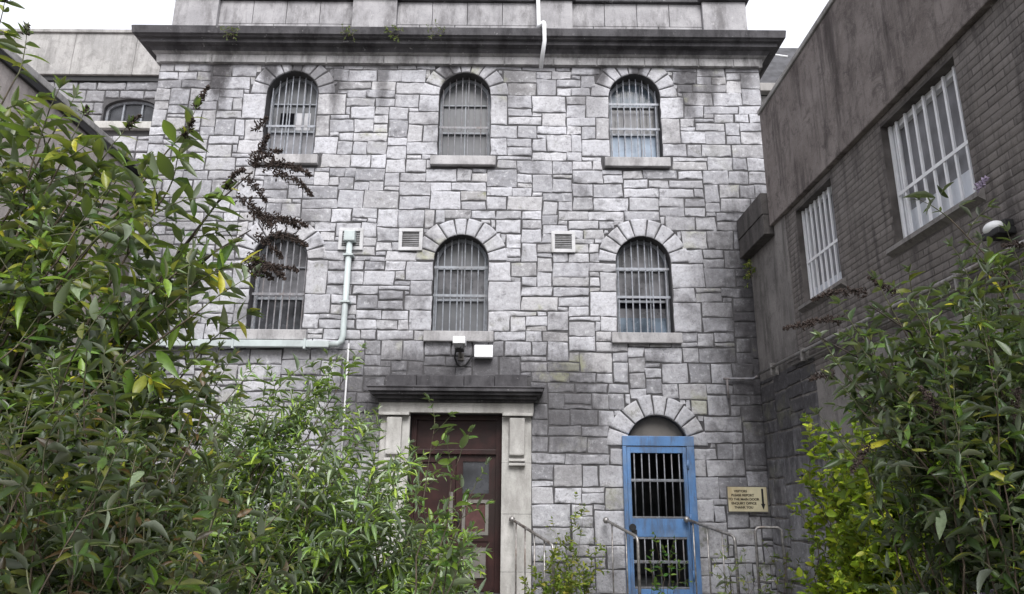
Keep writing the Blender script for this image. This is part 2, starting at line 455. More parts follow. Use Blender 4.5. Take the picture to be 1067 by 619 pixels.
# ================================================================== SETTING
g = MB(); g.add([(-400, -400, 0), (400, -400, 0), (400, 600, 0), (-400, 600, 0)], [(0, 1, 2, 3)])
tag(obj('ground', g, M['ground'], origin=(0, 0, 0)), 'mossy concrete yard ground between the walls', 'ground', kind='structure')
g = MB()
for i in range(4):
    for j in range(9):
        x0 = -.9 + i*.75 + random.uniform(-.004, .004); y0 = -.5 + j*.98
        g.box(x0, x0+.735, y0, y0+.965, .004, .035 + random.uniform(0, .012), .008)
tag(obj('path', g, M['step']), 'worn concrete slab path leading to the two doors', 'path', kind='structure')

# ================================================================== MAIN STONE BUILDING
YF = 10.0
FX0, FX1, FZ1 = -5.58, 3.86, 8.11
stone_house = tag(empty('stone_building', ((FX0+FX1)/2, YF, 0)),
    'three storey grey limestone building with arched barred windows and dark cornice', 'building')
def fm(u, v, h): return (u, YF - h, v)
WW = .80
wins = [(-3.45, 6.53, 'TL'), (-.76, 6.53, 'TC'), (1.88, 6.53, 'TR'), (-3.39, 3.82, 'ML'), (-.75, 3.82, 'MC'), (1.91, 3.82, 'MR')]
openings = []
for cx, z0, k in wins: openings.append((cx, z0, WW, z0+1.06))
GATE = (2.0, .34, .84, 2.24)
DOOR = (-.75, .34, 1.26, 2.66)         # rectangular
holes = [arch_pts(*o) for o in openings] + [arch_pts(*GATE), [(DOOR[0]-.63, .34), (DOOR[0]+.63, .34), (DOOR[0]+.63, 2.66), (DOOR[0]-.63, 2.66)]]
mb = MB()
holed_sheet(mb, [(FX0, 0), (FX1, 0), (FX1, 8.6), (FX0, 8.6)], holes, fm, .37)
mb.add([(FX0, YF, 0), (FX0, YF+9, 0), (FX0, YF+9, 8.6), (FX0, YF, 8.6), (FX1, YF, 0), (FX1, YF+9, 0), (FX1, YF+9, 8.6), (FX1, YF, 8.6)],
       [(0, 1, 2, 3), (4, 7, 6, 5), (1, 5, 6, 2), (3, 2, 6, 7)])
obj('wall', mb, M['mortar'], stone_house)

# stones
CU, CV = .076, .074
nu = int(round((FX1-FX0)/CU)); nv = int(round(FZ1/CV)); CU = (FX1-FX0)/nu; CV = FZ1/nv
used = np.zeros((nu, nv), bool)
uc = FX0 + (np.arange(nu)+.5)*CU; vc = (np.arange(nv)+.5)*CV
UU, VV = np.meshgrid(uc, vc, indexing='ij')
RT = .275
st = Stones()
for (cx, z0, w, zs) in openings + [GATE]:
    r = w/2
    used |= (np.abs(UU-cx) < r+.0) & (VV > z0-.0) & (VV < zs)
    used |= ((UU-cx)**2 + (VV-zs)**2 < (r+RT-.012)**2) & (VV > zs)
    if cx != GATE[0]:
        used |= (np.abs(UU-cx) < r+.10) & (VV > z0-.17) & (VV < z0)      # sill
    n_v = 9 if w > .81 else 9
    st.voussoirs(cx, zs, r+.004, r+RT, n_v)
used |= (np.abs(UU-DOOR[0]) < 1.04) & (VV < 2.80)
used |= (np.abs(UU-DOOR[0]) < 1.00) & (VV < 3.14)
# jamb blocks beside every opening (long-and-short work)
for (cx, z0, w, zs) in openings + [GATE]:
    r = w/2
    for sgn in (-1, 1):
        j = int(round(z0/CV)); top = int(round(zs/CV)) ; q = random.randint(0, 1)
        while j < top:
            hh = random.choice((3, 4, 5, 6)); hh = min(hh, top-j)
            if top-j-hh < 2: hh = top-j
            ww = random.choice((3, 4)) if q else random.choice((5, 6)); q = 1-q
            e = cx + sgn*r
            ii = int(round((e-FX0)/CU))
            a, b = (ii, ii+ww) if sgn > 0 else (ii-ww, ii)
            used[a:b, j:j+hh] = True
            u0 = e if sgn > 0 else FX0+a*CU; u1 = FX0+b*CU if sgn > 0 else e
            st.rect(u0, u1, j*CV, (j+hh)*CV, gap=.007, depth=.007, edge=.006, rough=.003, tone=random.uniform(.45, 1.))
            j += hh
for (a, b, c, d) in fill_rects(nu, nv, used, (3, 7), {1: .07, 2: .42, 3: .40, 4: .11}):
    st.rect(FX0+a*CU, FX0+b*CU, c*CV, d*CV, rough=random.choice((.002, .004, .006, .008)), depth=random.uniform(.003, .008), edge=.006, gap=random.uniform(.006, .010), jit=.010)
st.build('wall_stones', M['stone'], stone_house, lambda u, v, h: (u, YF-h, v))

# cornice: mitred moulded band round three sides
def band(mb, prof, x0, x1, yf, yb):
    n = len(prof); vs = []
    for o, z in prof:
        vs += [(x0-o, yb, z), (x0-o, yf-o, z), (x1+o, yf-o, z), (x1+o, yb, z)]
    fs = []
    for i in range(n-1):
        for k in range(3): fs.append((i*4+k, i*4+k+1, (i+1)*4+k+1, (i+1)*4+k))
    return mb.add(vs, fs)
mb = MB()
xj = [FX0] + [-4.75, -3.9, -2.95, -2.05, -1.0, -.15, .62, 1.3, 2.05, 2.9, 3.45] + [FX1]
mb.mat(M['bedmould']); band(mb, [(.0, 8.095), (.045, 8.10), (.055, 8.24), (.11, 8.27)], FX0, FX1, YF, YF+3)
mb.mat(M['cornice']); band(mb, [(.11, 8.27), (.15, 8.33), (.235, 8.345), (.24, 8.40), (.29, 8.41), (.30, 8.425), (.335, 8.44), (.35, 8.555), (.33, 8.575), (.0, 8.64)], FX0, FX1, YF, YF+3)
mb.mat(M['bedmould'])
for a, b in zip(xj[:-1], xj[1:]):               # the bed mould is cut into blocks with open joints
    mb.box(a+.008, b-.008, YF-.066, YF-.03, 8.105, 8.236, .006)
obj('cornice', mb, None, stone_house)
# parapet
PX0, PX1 = -5.46, 3.72
mb = MB(); mb.mat(M['ashlar'])
piers = [(-5.46, -4.76), (-2.60, -1.89), (.37, .93), (3.02, 3.72)]
xs = []
for i, (a, b) in enumerate(piers):
    mb.box(a, b, YF-.07, YF+.45, 8.60, 9.28, .008)
    mb.mat(M['cornice']); mb.box(a-.05, b+.05, YF-.125, YF+.5, 9.285, 9.42, .012); mb.mat(M['ashlar'])
    if i < 3:
        e = piers[i+1][0]; n = 4; ww = (e-b)/n
        for k in range(n):                       # tall upper course, low lower course
            mb.box(b+k*ww+.004, b+(k+1)*ww-.004, YF+.004, YF+.4, 8.86, 9.28, .006)
            o = ww*.35
            mb.box(b+max(0, k*ww-o)+.004, b+((k+1)*ww-o if k < n-1 else n*ww)-.004, YF+.002, YF+.4, 8.60, 8.852, .006)
        mb.mat(M['cornice']); mb.box(b+.051, e-.051, YF-.055, YF+.47, 9.285, 9.415, .012); mb.mat(M['ashlar'])
obj('parapet', mb, None, stone_house)
mb = MB(); mb.box(FX0+.05, FX1-.05, YF+.05, YF+8.9, 8.605, 8.66)
obj('roof', mb, M['slate'], stone_house)

# windows
def facade_window(cx, z0, key):
    zs = z0+1.06; r = WW/2; yb = YF+.20
    fr = MB(); fr.mat(M['winframe'])
    o = arch_pts(cx, z0, WW, zs, 24); t = .05
    i_ = [(cx-r+t, z0+t), (cx+r-t, z0+t)] + [(cx+(r-t)*math.cos(PI*k/24), zs+(r-t)*math.sin(PI*k/24)) for k in range(25)]
    n = len(o); vs = []
    for y in (yb, yb+.06):
        vs += [(u, y, v) for u, v in o]; vs += [(u, y, v) for u, v in i_]
    fs = []
    for k in range(n):
        k2 = (k+1) % n
        fs.append((k, k2, n+k2, n+k)); fs.append((n+k, n+k2, 3*n+k2, 3*n+k))
    fr.add(vs, fs)
    for zr, hh in ((z0+.52, .035), (zs-.06, .022)) if key != 'TC' else ((zs-.06, .018), (z0+.52, .03)):
        fr.box(cx-r+t, cx+r-t, yb+.012, yb+.055, zr-hh/2, zr+hh/2)
    for x in ((cx-.13, cx+.13) if key in ('TR', 'MR', 'TL') else (cx,)):
        fr.box(x-.009, x+.009, yb+.02, yb+.05, z0+t, zs+math.sqrt(max(.01, (r-t)**2-(x-cx)**2)))
    w = obj('window', fr, None, stone_house)
    pn = MB()
    seq = {'TL': [(z0, z0+.5, 'gl_pale'), (z0+.5, zs-.06, 'gl_grey'), (zs-.06, zs+r, 'gl_grey')],
           'TC': [(z0, z0+.5, 'gl_grey'), (z0+.5, zs-.06, 'gl_grey'), (zs-.06, zs+r, 'gl_grey')],
           'TR': [(z0, z0+.5, 'gl_skyblue'), (z0+.5, zs-.06, 'gl_mid'), (zs-.06, zs+r, 'gl_blue')],
           'ML': [(z0, z0+.5, 'gl_dark'), (z0+.5, zs-.06, 'gl_mid'), (zs-.06, zs+r, 'gl_mid')],
           'MC': [(z0, z0+.5, 'gl_grey'), (z0+.5, zs-.06, 'gl_mid'), (zs-.06, zs+r, 'gl_grey')],
           'MR': [(z0, z0+.28, 'gl_blue'), (z0+.28, z0+.42, 'gl_mid'), (z0+.42, z0+.60, 'dark'), (z0+.60, zs-.06, 'gl_mid'), (zs-.06, zs+r, 'gl_mid')]}[key]
    for a, b, m in seq:
        pn.mat(M[m])
        if b > zs+.1:
            pts = [(cx-r, a), (cx+r, a)] + [(cx+r*math.cos(PI*k/16), zs+r*math.sin(PI*k/16)) for k in range(17)]
            pn.add([(u, yb+.045, v) for u, v in pts], [tuple(range(len(pts)))])
        else: pn.add([(cx-r, yb+.045, a), (cx+r, yb+.045, a), (cx+r, yb+.045, b), (cx-r, yb+.045, b)], [(0, 1, 2, 3)])
    if key == 'TL':
        pn.mat(M['dark']); pn.add([(cx-.24, yb+.042, z0+.60), (cx-.02, yb+.042, z0+.60), (cx-.02, yb+.042, z0+.86), (cx-.24, yb+.042, z0+.86)], [(0, 1, 2, 3)])
        pn.mat(M['blind']); pn.add([(cx-.0, yb+.042, z0+.56), (cx+.24, yb+.042, z0+.56), (cx+.24, yb+.042, z0+.86), (cx-.0, yb+.042, z0+.86)], [(0, 1, 2, 3)])
    obj('pane', pn, None, w)
    br = MB(); bm_ = M['darkbar'] if key == 'TC' else M['winbar'] if key in ('TR', 'MR', 'TL') else M['darkbar'] if key == 'ML' else M['winframe']
    nb = 8; yy = YF+.12
    for k in range(nb):
        x = cx - r + WW*(k+.5)/nb
        zt = zs + math.sqrt(max(0, (r-.012)**2-(x-cx)**2))
        br.tube([(x, yy, z0+.01), (x, yy, zt)], .0095 if key != 'TC' else .008, 6)
    for zr in (z0+.56, z0+.99) if key in ('TR', 'MC', 'MR') else (z0+.56,):
        br.box(cx-r+.002, cx+r-.002, yy-.016, yy-.011, zr-.018, zr+.018)
    obj('bars', br, bm_, w)
    sl = MB()
    xl, xr = cx-r-.095, cx+r+.095
    sl.box(xl, xr, YF-.085, YF+.14, z0-.155, z0-.006, .012)
    obj('sill', sl, M['sill'], w)
    return w
wl = {'TL': 'arched top floor window with one black broken pane', 'TC': 'arched window with dull grey mesh pane', 'TR': 'arched window with pale blue lower pane',
      'ML': 'arched window with dark panes half hidden by foliage', 'MC': 'arched grey window above the portico', 'MR': 'arched window with pale bars and a black gap'}
for cx, z0, k in wins:
    facade_window(cx, z0, k)['label'] = wl[k]

# vents
for (x0, x1, z0, z1) in ((-2.55, -2.19, 5.02, 5.36), (-1.67, -1.32, 5.02, 5.36), (.57, .92, 5.01, 5.34)):
    mb = MB(); t = .05
    mb.box(x0, x1, YF-.045, YF+.02, z1-t, z1, .004); mb.box(x0, x1, YF-.045, YF+.02, z0, z0+t, .004)
    mb.box(x0, x0+t, YF-.043, YF+.02, z0+t, z1-t); mb.box(x1-t, x1, YF-.043, YF+.02, z0+t, z1-t)
    v = obj('vent', mb, M['ventgrey'], stone_house)
    mb = MB(); mb.mat(M['louvre']); k = 0
    z = z0+t
    while z < z1-t-.01:
        mb.add([(x0+t, YF-.03, z), (x1-t, YF-.03, z), (x1-t, YF-.008, z+.026), (x0+t, YF-.008, z+.026)], [(0, 1, 2, 3)]); z += .028
    mb.mat(M['board']); mb.add([(x0+t, YF-.005, z0+t), (x1-t, YF-.005, z0+t), (x1-t, YF-.005, z1-t), (x0+t, YF-.005, z1-t)], [(0, 1, 2, 3)])
    obj('louvre', mb, None, v)

# portal (door surround)
mb = MB(); mb.mat(M['portal'])
for s in (-1, 1):
    xa = DOOR[0] + s*.63; xb = DOOR[0] + s*1.03
    x0, x1 = min(xa, xb), max(xa, xb)
    zz = 0.0
    for hh in (.62, .72, .66):
        mb.box(x0, x1, YF-.075, YF+.36, zz+.003, zz+hh, .006); zz += hh
    mb.box(x0, x1, YF-.06, YF+.36, zz+.003, 2.62, .006)
    xc = x0+.09 if s < 0 else x0+.10
    mb.box(xc, xc+.21, YF-.135, YF-.06, 2.10, 2.60, .02)          # console block
    mb.box(xc-.005, xc+.215, YF-.15, YF-.06, 2.02, 2.055, .006); mb.box(xc-.005, xc+.215, YF-.15, YF-.06, 1.965, 2.0, .006)
mb.box(DOOR[0]-1.05, DOOR[0]-.634, YF-.16, YF+.3, 2.622, 2.662, .008); mb.box(DOOR[0]+.634, DOOR[0]+1.05, YF-.16, YF+.3, 2.622, 2.662, .008)
mb.box(DOOR[0]-1.06, DOOR[0]+1.06, YF-.10, YF+.36, 2.664, 2.80, .006)
mb.mat(M['cornice'])
cx = DOOR[0]
for o, z0, z1, x in ((.14, 2.803, 2.84, 1.07), (.22, 2.842, 2.885, 1.10), (.30, 2.887, 2.925, 1.15), (.345, 2.927, 2.975, 1.18), (.36, 2.977, 2.995, 1.20)):
    mb.box(cx-x, cx+x, YF-o, YF+.1, z0, z1, .006)
for a, b in ((-.97, -.55), (-.545, .10), (.105, .52), (.525, .97)):
    mb.box(cx+a, cx+b, YF-.20, YF+.05, 2.998, 3.17 + random.uniform(-.01, .01), .01)
obj('portico', mb, None, stone_house)

# maroon double door
def panel_frame(mb, x0, x1, y0, y1, z0, z1, t):
    mb.box(x0, x0+t, y0, y1, z0, z1); mb.box(x1-t, x1, y0, y1, z0, z1)
    mb.box(x0+t, x1-t, y0, y1, z0, z0+t); mb.box(x0+t, x1-t, y0, y1, z1-t, z1)
mb = MB(); dx0, dx1 = DOOR[0]-.63, DOOR[0]+.63; yd = YF+.20
mb.mat(M['maroon'])
mb.box(dx0, dx0+.07, yd-.04, yd+.08, .34, 2.655); mb.box(dx1-.08, dx1, yd-.04, yd+.08, .34, 2.655)
mb.box(dx0+.07, dx1-.08, yd-.04, yd+.08, 2.59, 2.655)
mb.box(dx0+.07, dx1-.08, yd-.05, yd+.08, 2.12, 2.19, .008)
mb.box(dx0+.07, dx1-.08, yd+.02, yd+.06, 2.19, 2.59)
door = obj('door', mb, None, stone_house)
mb = MB(); mb.mat(M['maroon']); xm = DOOR[0]+.0
panel_frame(mb, dx0+.072, xm-.004, yd, yd+.05, .35, 2.117, .10)
mb.box(dx0+.17, xm-.10, yd+.004, yd+.046, 1.02, 1.15)
mb.box(dx0+.17, xm-.10, yd+.022, yd+.04, 1.15, 2.02); mb.box(dx0+.17, xm-.10, yd+.022, yd+.04, .45, 1.02)
mb.mat(M['board']); mb.box(dx0+.19, xm-.13, yd-.008, yd+.02, .47, .90)
mb.box(xm-.085, xm-.03, yd-.012, yd-.001, 1.2, 1.62)
obj('door_leaf', mb, None, door)
mb = MB(); mb.mat(M['maroon']); x0, x1 = xm+.004, dx1-.082
panel_frame(mb, x0, x1, yd, yd+.05, .35, 2.117, .09)
mb.box(x0+.09, x1-.09, yd+.004, yd+.046, 1.52, 1.60); mb.box(x0+.09, x1-.09, yd+.004, yd+.046, .98, 1.06)
mb.mat(M['gl_dark']); mb.box(x0+.09, x1-.09, yd+.02, yd+.03, 1.60, 2.03)
mb.mat(M['board']); panel_frame(mb, x0+.092, x1-.092, yd-.002, yd+.02, 1.06, 1.52, .045)
mb.mat(M['boardred']); mb.box(x0+.14, x1-.14, yd+.02, yd+.04, 1.10, 1.48)
mb.mat(M['maroon']); mb.box(x0+.09, x1-.09, yd+.02, yd+.04, .44, .98)
mb.mat(M['board']); mb.box(x0+.12, x1-.12, yd-.006, yd+.018, .52, .90)
lf = obj('door_leaf', mb, None, door)
mb = MB(); mb.tube([(x0+.05, yd, 1.30), (x0+.05, yd-.05, 1.30), (x0+.05, yd-.06, 1.28), (x0+.05, yd-.06, 1.18), (x0+.05, yd-.05, 1.16), (x0+.05, yd, 1.16)], .009, 6)
obj('handle', mb, M['black'], lf, True)

# blue barred gate
gx0, gx1 = 1.515, 2.485; gy = YF-.03
mb = MB(); mb.mat(M['blue'])
mb.box(gx0, gx0+.052, gy-.04, gy+.055, .34, 2.24, .006); mb.box(gx1-.105, gx1, gy-.04, gy+.055, .34, 2.24, .006)
mb.box(gx0, gx1, gy-.045, gy+.055, 2.243, 2.375, .006)
gate = obj('gate', mb, None, stone_house); gate['label'] = 'blue painted steel gate with grey bars'
mb = MB(); lx0, lx1 = gx0+.055, gx1-.108; t = .05
mb.box(lx0, lx0+t, gy-.03, gy+.03, .36, 2.232, .004); mb.box(lx1-t, lx1, gy-.03, gy+.03, .36, 2.232, .004)
for a, b in ((2.15, 2.232), (1.07, 1.30), (.36, .43)): mb.box(lx0+t, lx1-t, gy-.028, gy+.028, a, b, .004)
leaf = obj('gate_leaf', mb, M['blue'], gate)
mb = MB()
for k in range(7):
    x = lx0+t+(lx1-lx0-2*t)*(k+.5)/7
    mb.tube([(x, gy-.008, .42), (x, gy-.008, 1.08)], .0095, 8); mb.tube([(x, gy-.008, 1.29), (x, gy-.008, 2.16)], .0095, 8)
for z in (.76, 1.79): mb.box(lx0+t-.001, lx1-t+.001, gy-.018, gy-.012+.014, z-.018, z+.018, .002)
for z in (.445, 1.055, 1.315): mb.box(lx0+t-.001, lx1-t+.001, gy-.02, gy+.005, z-.012, z+.012, .002)
obj('gate_bars', mb, M['bar'], gate, True)
mb = MB(); mb.tube([(lx0+.045, gy-.03, 1.19), (lx0+.045, gy-.055, 1.19)], .045, 14); mb.box(lx0+.03, lx0+.10, gy-.037, gy-.029, 1.10, 1.16)
obj('lock', mb, M['black'], gate)
mb = MB()
for z in (.6, 1.3, 2.0): obj('hinge', MB().tube([(lx1+.008, gy-.045, z-.06), (lx1+.008, gy-.045, z+.06)], .016, 8), M['blue'], gate, True)
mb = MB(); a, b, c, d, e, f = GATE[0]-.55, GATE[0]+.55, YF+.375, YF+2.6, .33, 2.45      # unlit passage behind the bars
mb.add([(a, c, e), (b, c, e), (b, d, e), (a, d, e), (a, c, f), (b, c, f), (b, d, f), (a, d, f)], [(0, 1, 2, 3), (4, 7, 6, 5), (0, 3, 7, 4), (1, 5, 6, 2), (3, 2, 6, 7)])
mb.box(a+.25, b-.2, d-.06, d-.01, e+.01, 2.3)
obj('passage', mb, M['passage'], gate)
mb = MB(); r = .419
pts = [(2-r, 2.2), (2+r, 2.2)] + [(2+r*math.cos(PI*k/18), 2.24+r*math.sin(PI*k/18)) for k in range(19)]
mb.add([(u, YF+.14, v) for u, v in pts] + [(u, YF+.17, v) for u, v in pts], [tuple(range(len(pts)))])
obj('lunette', mb, M['lunette'], gate)

# steps
for (x0, x1, nm) in ((-1.75, .25, 'worn concrete steps below the maroon door'), (1.3, 2.72, 'worn concrete steps below the blue gate')):
    mb = MB(); mb.box(x0, x1, YF-.75, YF+.34, .005, .325, .015); mb.box(x0-.0, x1+.0, YF-1.08, YF-.752, .005, .165, .015)
    tag(obj('door_steps', mb, M['step']), nm, 'steps', 'steps at the doors')

# ================================================================== things on the front wall
duct = MB()
duct.tube([(-2.37, YF-.10, 5.22), (-2.37, YF-.10, 3.72), (-2.385, YF-.10, 3.65), (-2.43, YF-.10, 3.605), (-2.56, YF-.10, 3.597)], .043, 12)
d = obj('ventilation_duct', duct, M['duct'], None, True)
tag(d, 'pale green grey duct running down from the vent and along under the left window', 'duct')
mb = MB(); mb.box(-5.3, -2.55, YF-.15, YF-.05, 3.55, 3.645, .01); obj('horizontal_run', mb, M['duct'], d)
mb = MB(); mb.box(-2.45, -2.29, YF-.17, YF-.04, 5.12, 5.28, .015); obj('collar', mb, M['duct'], d)
mb = MB()
for z in (4.9, 4.2): obj('clip', MB().box(-2.44, -2.30, YF-.16, YF-.02, z, z+.025), M['duct'], d)
for x in (-2.9, -3.9, -4.8): obj('clip', MB().box(x, x+.03, YF-.165, YF-.02, 3.525, 3.665), M['duct'], d)
mb = MB(); mb.tube([(-2.29, YF-.06, 3.62), (-2.28, YF-.06, 1.2)], .014, 8)
tag(obj('conduit_pipe', mb, M['ventgrey'], None, True), 'thin white conduit dropping from the corner of the duct', 'pipe')

cam_t = tag(empty('security_camera', (-.71, YF-.15, 3.5)), 'small white security camera with black lens below the middle window', 'camera')
mb = MB(); mb.box(-.80, -.63, YF-.42, YF-.14, 3.565, 3.665, .012); obj('housing', mb, M['pvc'], cam_t)
mb = MB(); mb.box(-.775, -.655, YF-.405, YF-.15, 3.49, 3.563, .01); mb.tube([(-.715, YF-.43, 3.53), (-.715, YF-.40, 3.53)], .03, 12); obj('lens', mb, M['black'], cam_t)
mb = MB(); mb.tube([(-.71, YF-.2, 3.52), (-.71, YF-.12, 3.45), (-.71, YF-.0, 3.45)], .018, 8); mb.box(-.75, -.67, YF-.04, YF, 3.40, 3.5, .006); obj('bracket', mb, M['board'], cam_t)
mb = MB()
mb.tube([(-.775, YF-.16, 3.52), (-.79, YF-.1, 3.42), (-.76, YF-.06, 3.34), (-.70, YF-.05, 3.31), (-.64, YF-.05, 3.33), (-.59, YF-.05, 3.40), (-.55, YF-.06, 3.46), (-.50, YF-.06, 3.47)], .012, 7); obj('cable', mb, M['black'], cam_t, True)
mb = MB(); mb.box(-.52, -.26, YF-.13, YF-.015, 3.43, 3.605, .012)
jb = tag(obj('junction_box', mb, M['pvc']), 'white plastic junction box beside the security camera', 'box')

sg = tag(empty('notice_sign', (3.2, YF-.03, 1.40)), 'cream notice with brown lettering and a black down arrow', 'sign')
mb = MB(); mb.box(2.905, 3.425, YF-.045, YF-.02, 1.40, 1.715, .004); obj('plate', mb, M['signcream'], sg)
mb = MB(); panel_frame(mb, 2.895, 3.435, YF-.047, YF-.022, 1.39, 1.725, .009); obj('border', mb, M['board'], sg)
for i, (tx, cxx) in enumerate((('VISITORS', 3.075), ('PLEASE REPORT', 3.100), ('TO THE MAIN DOOR', 3.110), ('ENQUIRY OFFICE', 3.110), ('THANK YOU', 3.105))):
    cu = bpy.data.curves.new('lettering', 'FONT'); cu.body = tx; cu.size = .043; cu.align_x = 'CENTER'; cu.extrude = .0015; cu.offset = .0012
    cu.materials.append(M['ink'])
    o = bpy.data.objects.new('lettering', cu); o.rotation_euler = (PI/2, 0, 0)
    me = bpy.data.meshes.new_from_object(o); bpy.data.objects.remove(o)
    o = bpy.data.objects.new('lettering', me); o.rotation_euler = (PI/2, 0, 0)
    place(o, np.array((cxx, YF-.047, 1.647-i*.052)), sg)
mb = MB(); mb.box(3.352, 3.378, YF-.0495, YF-.0455, 1.50, 1.695)
mb.add([(3.336, YF-.049, 1.50), (3.394, YF-.049, 1.50), (3.366, YF-.049, 1.425), (3.336, YF-.046, 1.50), (3.394, YF-.046, 1.50), (3.366, YF-.046, 1.425)], [(0, 1, 2), (5, 4, 3), (0, 3, 4, 1), (1, 4, 5, 2), (2, 5, 3, 0)])
obj('arrow', mb, M['black'], sg)

mb = MB(); mb.tube([(.37, YF-.16, 9.5), (.385, YF-.16, 8.75), (.40, YF-.2, 8.66)], .032, 10)
dp = tag(obj('drainpipe', mb, M['pvc'], None, True), 'white drainpipe stepping down over the roof cornice', 'pipe')
mb = MB(); mb.tube([(.455, YF-.31, 8.68), (.46, YF-.40, 8.60), (.465, YF-.40, 8.30), (.44, YF-.3, 8.15), (.42, YF-.10, 8.02)], .032, 10); obj('lower_pipe', mb, M['pvc'], dp, True)
mb = MB(); mb.tube([(.375, YF-.2, 8.67), (.46, YF-.34, 8.665)], .04, 10); obj('elbow', mb, M['pvc'], dp, True)

def railing(label, a, b, zg_a, zg_b, n, hoop=False):
    a, b = Vector(a), Vector(b)
    t = tag(empty('handrail', (a.x, a.y, zg_a)), label, 'railing', 'steel handrails at the steps')
    mb = MB()
    d = (b-a); e = b + d.normalized()*.05 - Vector((0, 0, .06))
    mb.tube([a - d.normalized()*.02, a, a.lerp(b, .5), b, b + d.normalized()*.03 - Vector((0, 0, .012)), e, Vector((e.x, e.y, zg_b))], .019, 10)
    obj('rail', mb, M['steel'], t, True)
    mb = MB(); mb.ball(a - d.normalized()*.03, .042, u=12, w=8); obj('end_knob', mb, M['steel'], t, True)
    for k in range(n):
        p = a.lerp(b, (k+.35)/n); zg = zg_a + (zg_b-zg_a)*(k+.35)/n
        mb = MB(); mb.tube([(p.x, p.y, zg), (p.x, p.y, p.z-.01)], .0105, 7); obj('baluster', mb, M['steel'], t, True)
    mb = MB(); q = (a.x, a.y, zg_a+.12); w = (b.x, b.y, zg_b+.12); mb.tube([q, w], .011, 7); obj('bottom_rail', mb, M['steel'], t, True)
    return t
railing('rusty steel handrail sloping down beside the maroon door', (.04, 9.85, 1.27), (.49, 9.05, 1.03), .02, .02, 4)
railing('steel handrail on the left side of the blue gate steps', (1.27, 9.85, 1.27), (1.52, 9.15, 1.12), .02, .02, 2)
railing('steel handrail on the right side of the blue gate steps', (2.33, 9.85, 1.29), (2.67, 9.1, 1.14), .02, .02, 3)
t = tag(empty('handrail', (3.2, 9.4, 0)), 'low steel hoop rail under the cream notice by the corner', 'railing', 'steel handrails at the steps')
mb = MB(); mb.tube([(3.05, 9.4, .02), (3.05, 9.4, 1.18), (3.08, 9.4, 1.22), (3.14, 9.4, 1.225), (3.32, 9.35, 1.225), (3.36, 9.34, 1.20), (3.37, 9.34, .02)], .018, 9); obj('rail', mb, M['steel'], t, True)
mb = MB(); mb.tube([(3.05, 9.4, .6), (3.37, 9.34, .6)], .012, 7); obj('cross_rail', mb, M['steel'], t, True)

# ================================================================== RIGHT BUILDING (brick, runs towards the camera)
XR = 3.45
rb = tag(empty('brick_building', (XR+2, 3, 0)), 'grey brown brick building with deep stained concrete fascia and white barred windows', 'building')
YE = 8.88
def rm(u, v, h): return (XR - h, u, v)
rw = [(4.95, 6.10, 3.80, 4.95), (7.20, 8.18, 3.80, 4.95), (3.55, 4.62, 1.95, 3.02), (5.10, 5.95, 1.05, 2.15), (2.6, 3.5, 3.80, 4.95)]
holes = [[(a, c), (b, c), (b, d), (a, d)] for a, b, c, d in rw]
mb = MB(); holed_sheet(mb, [(-4, 0), (YE, 0), (YE, 5.03), (-4, 5.03)], holes, rm, .17)
mb.add([(XR, YE, 0), (XR+5, YE, 0), (XR+5, YE, 6.6), (XR, YE, 6.6), (XR, -4, 0), (XR+5, -4, 0), (XR+5, -4, 6.6), (XR, -4, 6.6), ], [(0, 1, 2, 3), (4, 7, 6, 5), (1, 5, 6, 2), (3, 2, 6, 7)])
obj('wall', mb, M['brickmortar'], rb)
bs = Stones()
z = 2.96; row = 0; BH, BL = .065, .21
ops = rw
PIER = [(8.50, YE)]
while z < 5.03-.02:
    z1 = min(z+BH, 5.03)
    u = 1.2 - (row % 2)*BL/2
    while u < 8.50:
        u1 = min(u+BL, 8.50); segs = [(max(u, 1.2), u1)]
        for a, b, c, d in ops:
            if z1 > c-.09 + .02 and z < d-.01:
                ns = []
                for p, q in segs:
                    if q <= a or p >= b: ns.append((p, q)); continue
                    if p < a: ns.append((p, a))
                    if q > b: ns.append((b, q))
                segs = ns
        for p, q in segs:
            if q-p > .03: bs.rect(p, q, z, z1, gap=.0045, jit=.0012, depth=.0022, rough=.0008, edge=.004, rim=.0005, wob=.0012, warp=.004, back=.008, step=.11, tone=random.random()**1.2)
        u = u1
    z = z1; row += 1
bs.build('brickwork', M['brick'], rb, lambda u, v, h: (XR-h, u, v), True)
mb = MB()
mb.box(XR-.012, XR+.01, 8.502, YE+.002, 3.2, 5.028); mb.box(XR-.004, XR+.01, 8.502, YE+.002, 0, 3.198)                     # rendered corner pier
obj('corner_pier', mb, M['linkwall'], rb)
mb = MB(); 
def lower_sheet():
    hs = [[(a, c), (b, c), (b, d), (a, d)] for a, b, c, d in rw if d < 3.2 and d > 0]
    hs2 = []
    for h in hs: hs2.append([(u, min(v, 2.93)) for u, v in h])
    return hs2
rw_low = [(3.55, 4.62, 1.95, 2.93), (5.10, 5.95, 1.05, 2.15)]
rw[2] = (3.55, 4.62, 1.95, 2.93)
holed_sheet(mb, [(-4, 0), (8.50, 0), (8.50, 2.955), (-4, 2.955)], [[(a, c), (b, c), (b, d), (a, d)] for a, b, c, d in rw_low], lambda u, v, h: (XR-.012-h, u, v), .02)
obj('lower_render', mb, M['lowrender'], rb)
mb = MB()
mb.box(XR-.062, XR+.4, -4, YE+.02, 5.035, 6.66, .012)
obj('fascia', mb, M['fascia'], rb)
mb = MB(); mb.box(XR-.085, XR+.45, -4, YE+.04, 6.664, 6.73, .012); obj('coping', mb, M['coping'], rb)
mb = MB(); mb.box(XR+.46, XR+5, -4, YE, 6.60, 6.64); obj('roof', mb, M['slate'], rb)
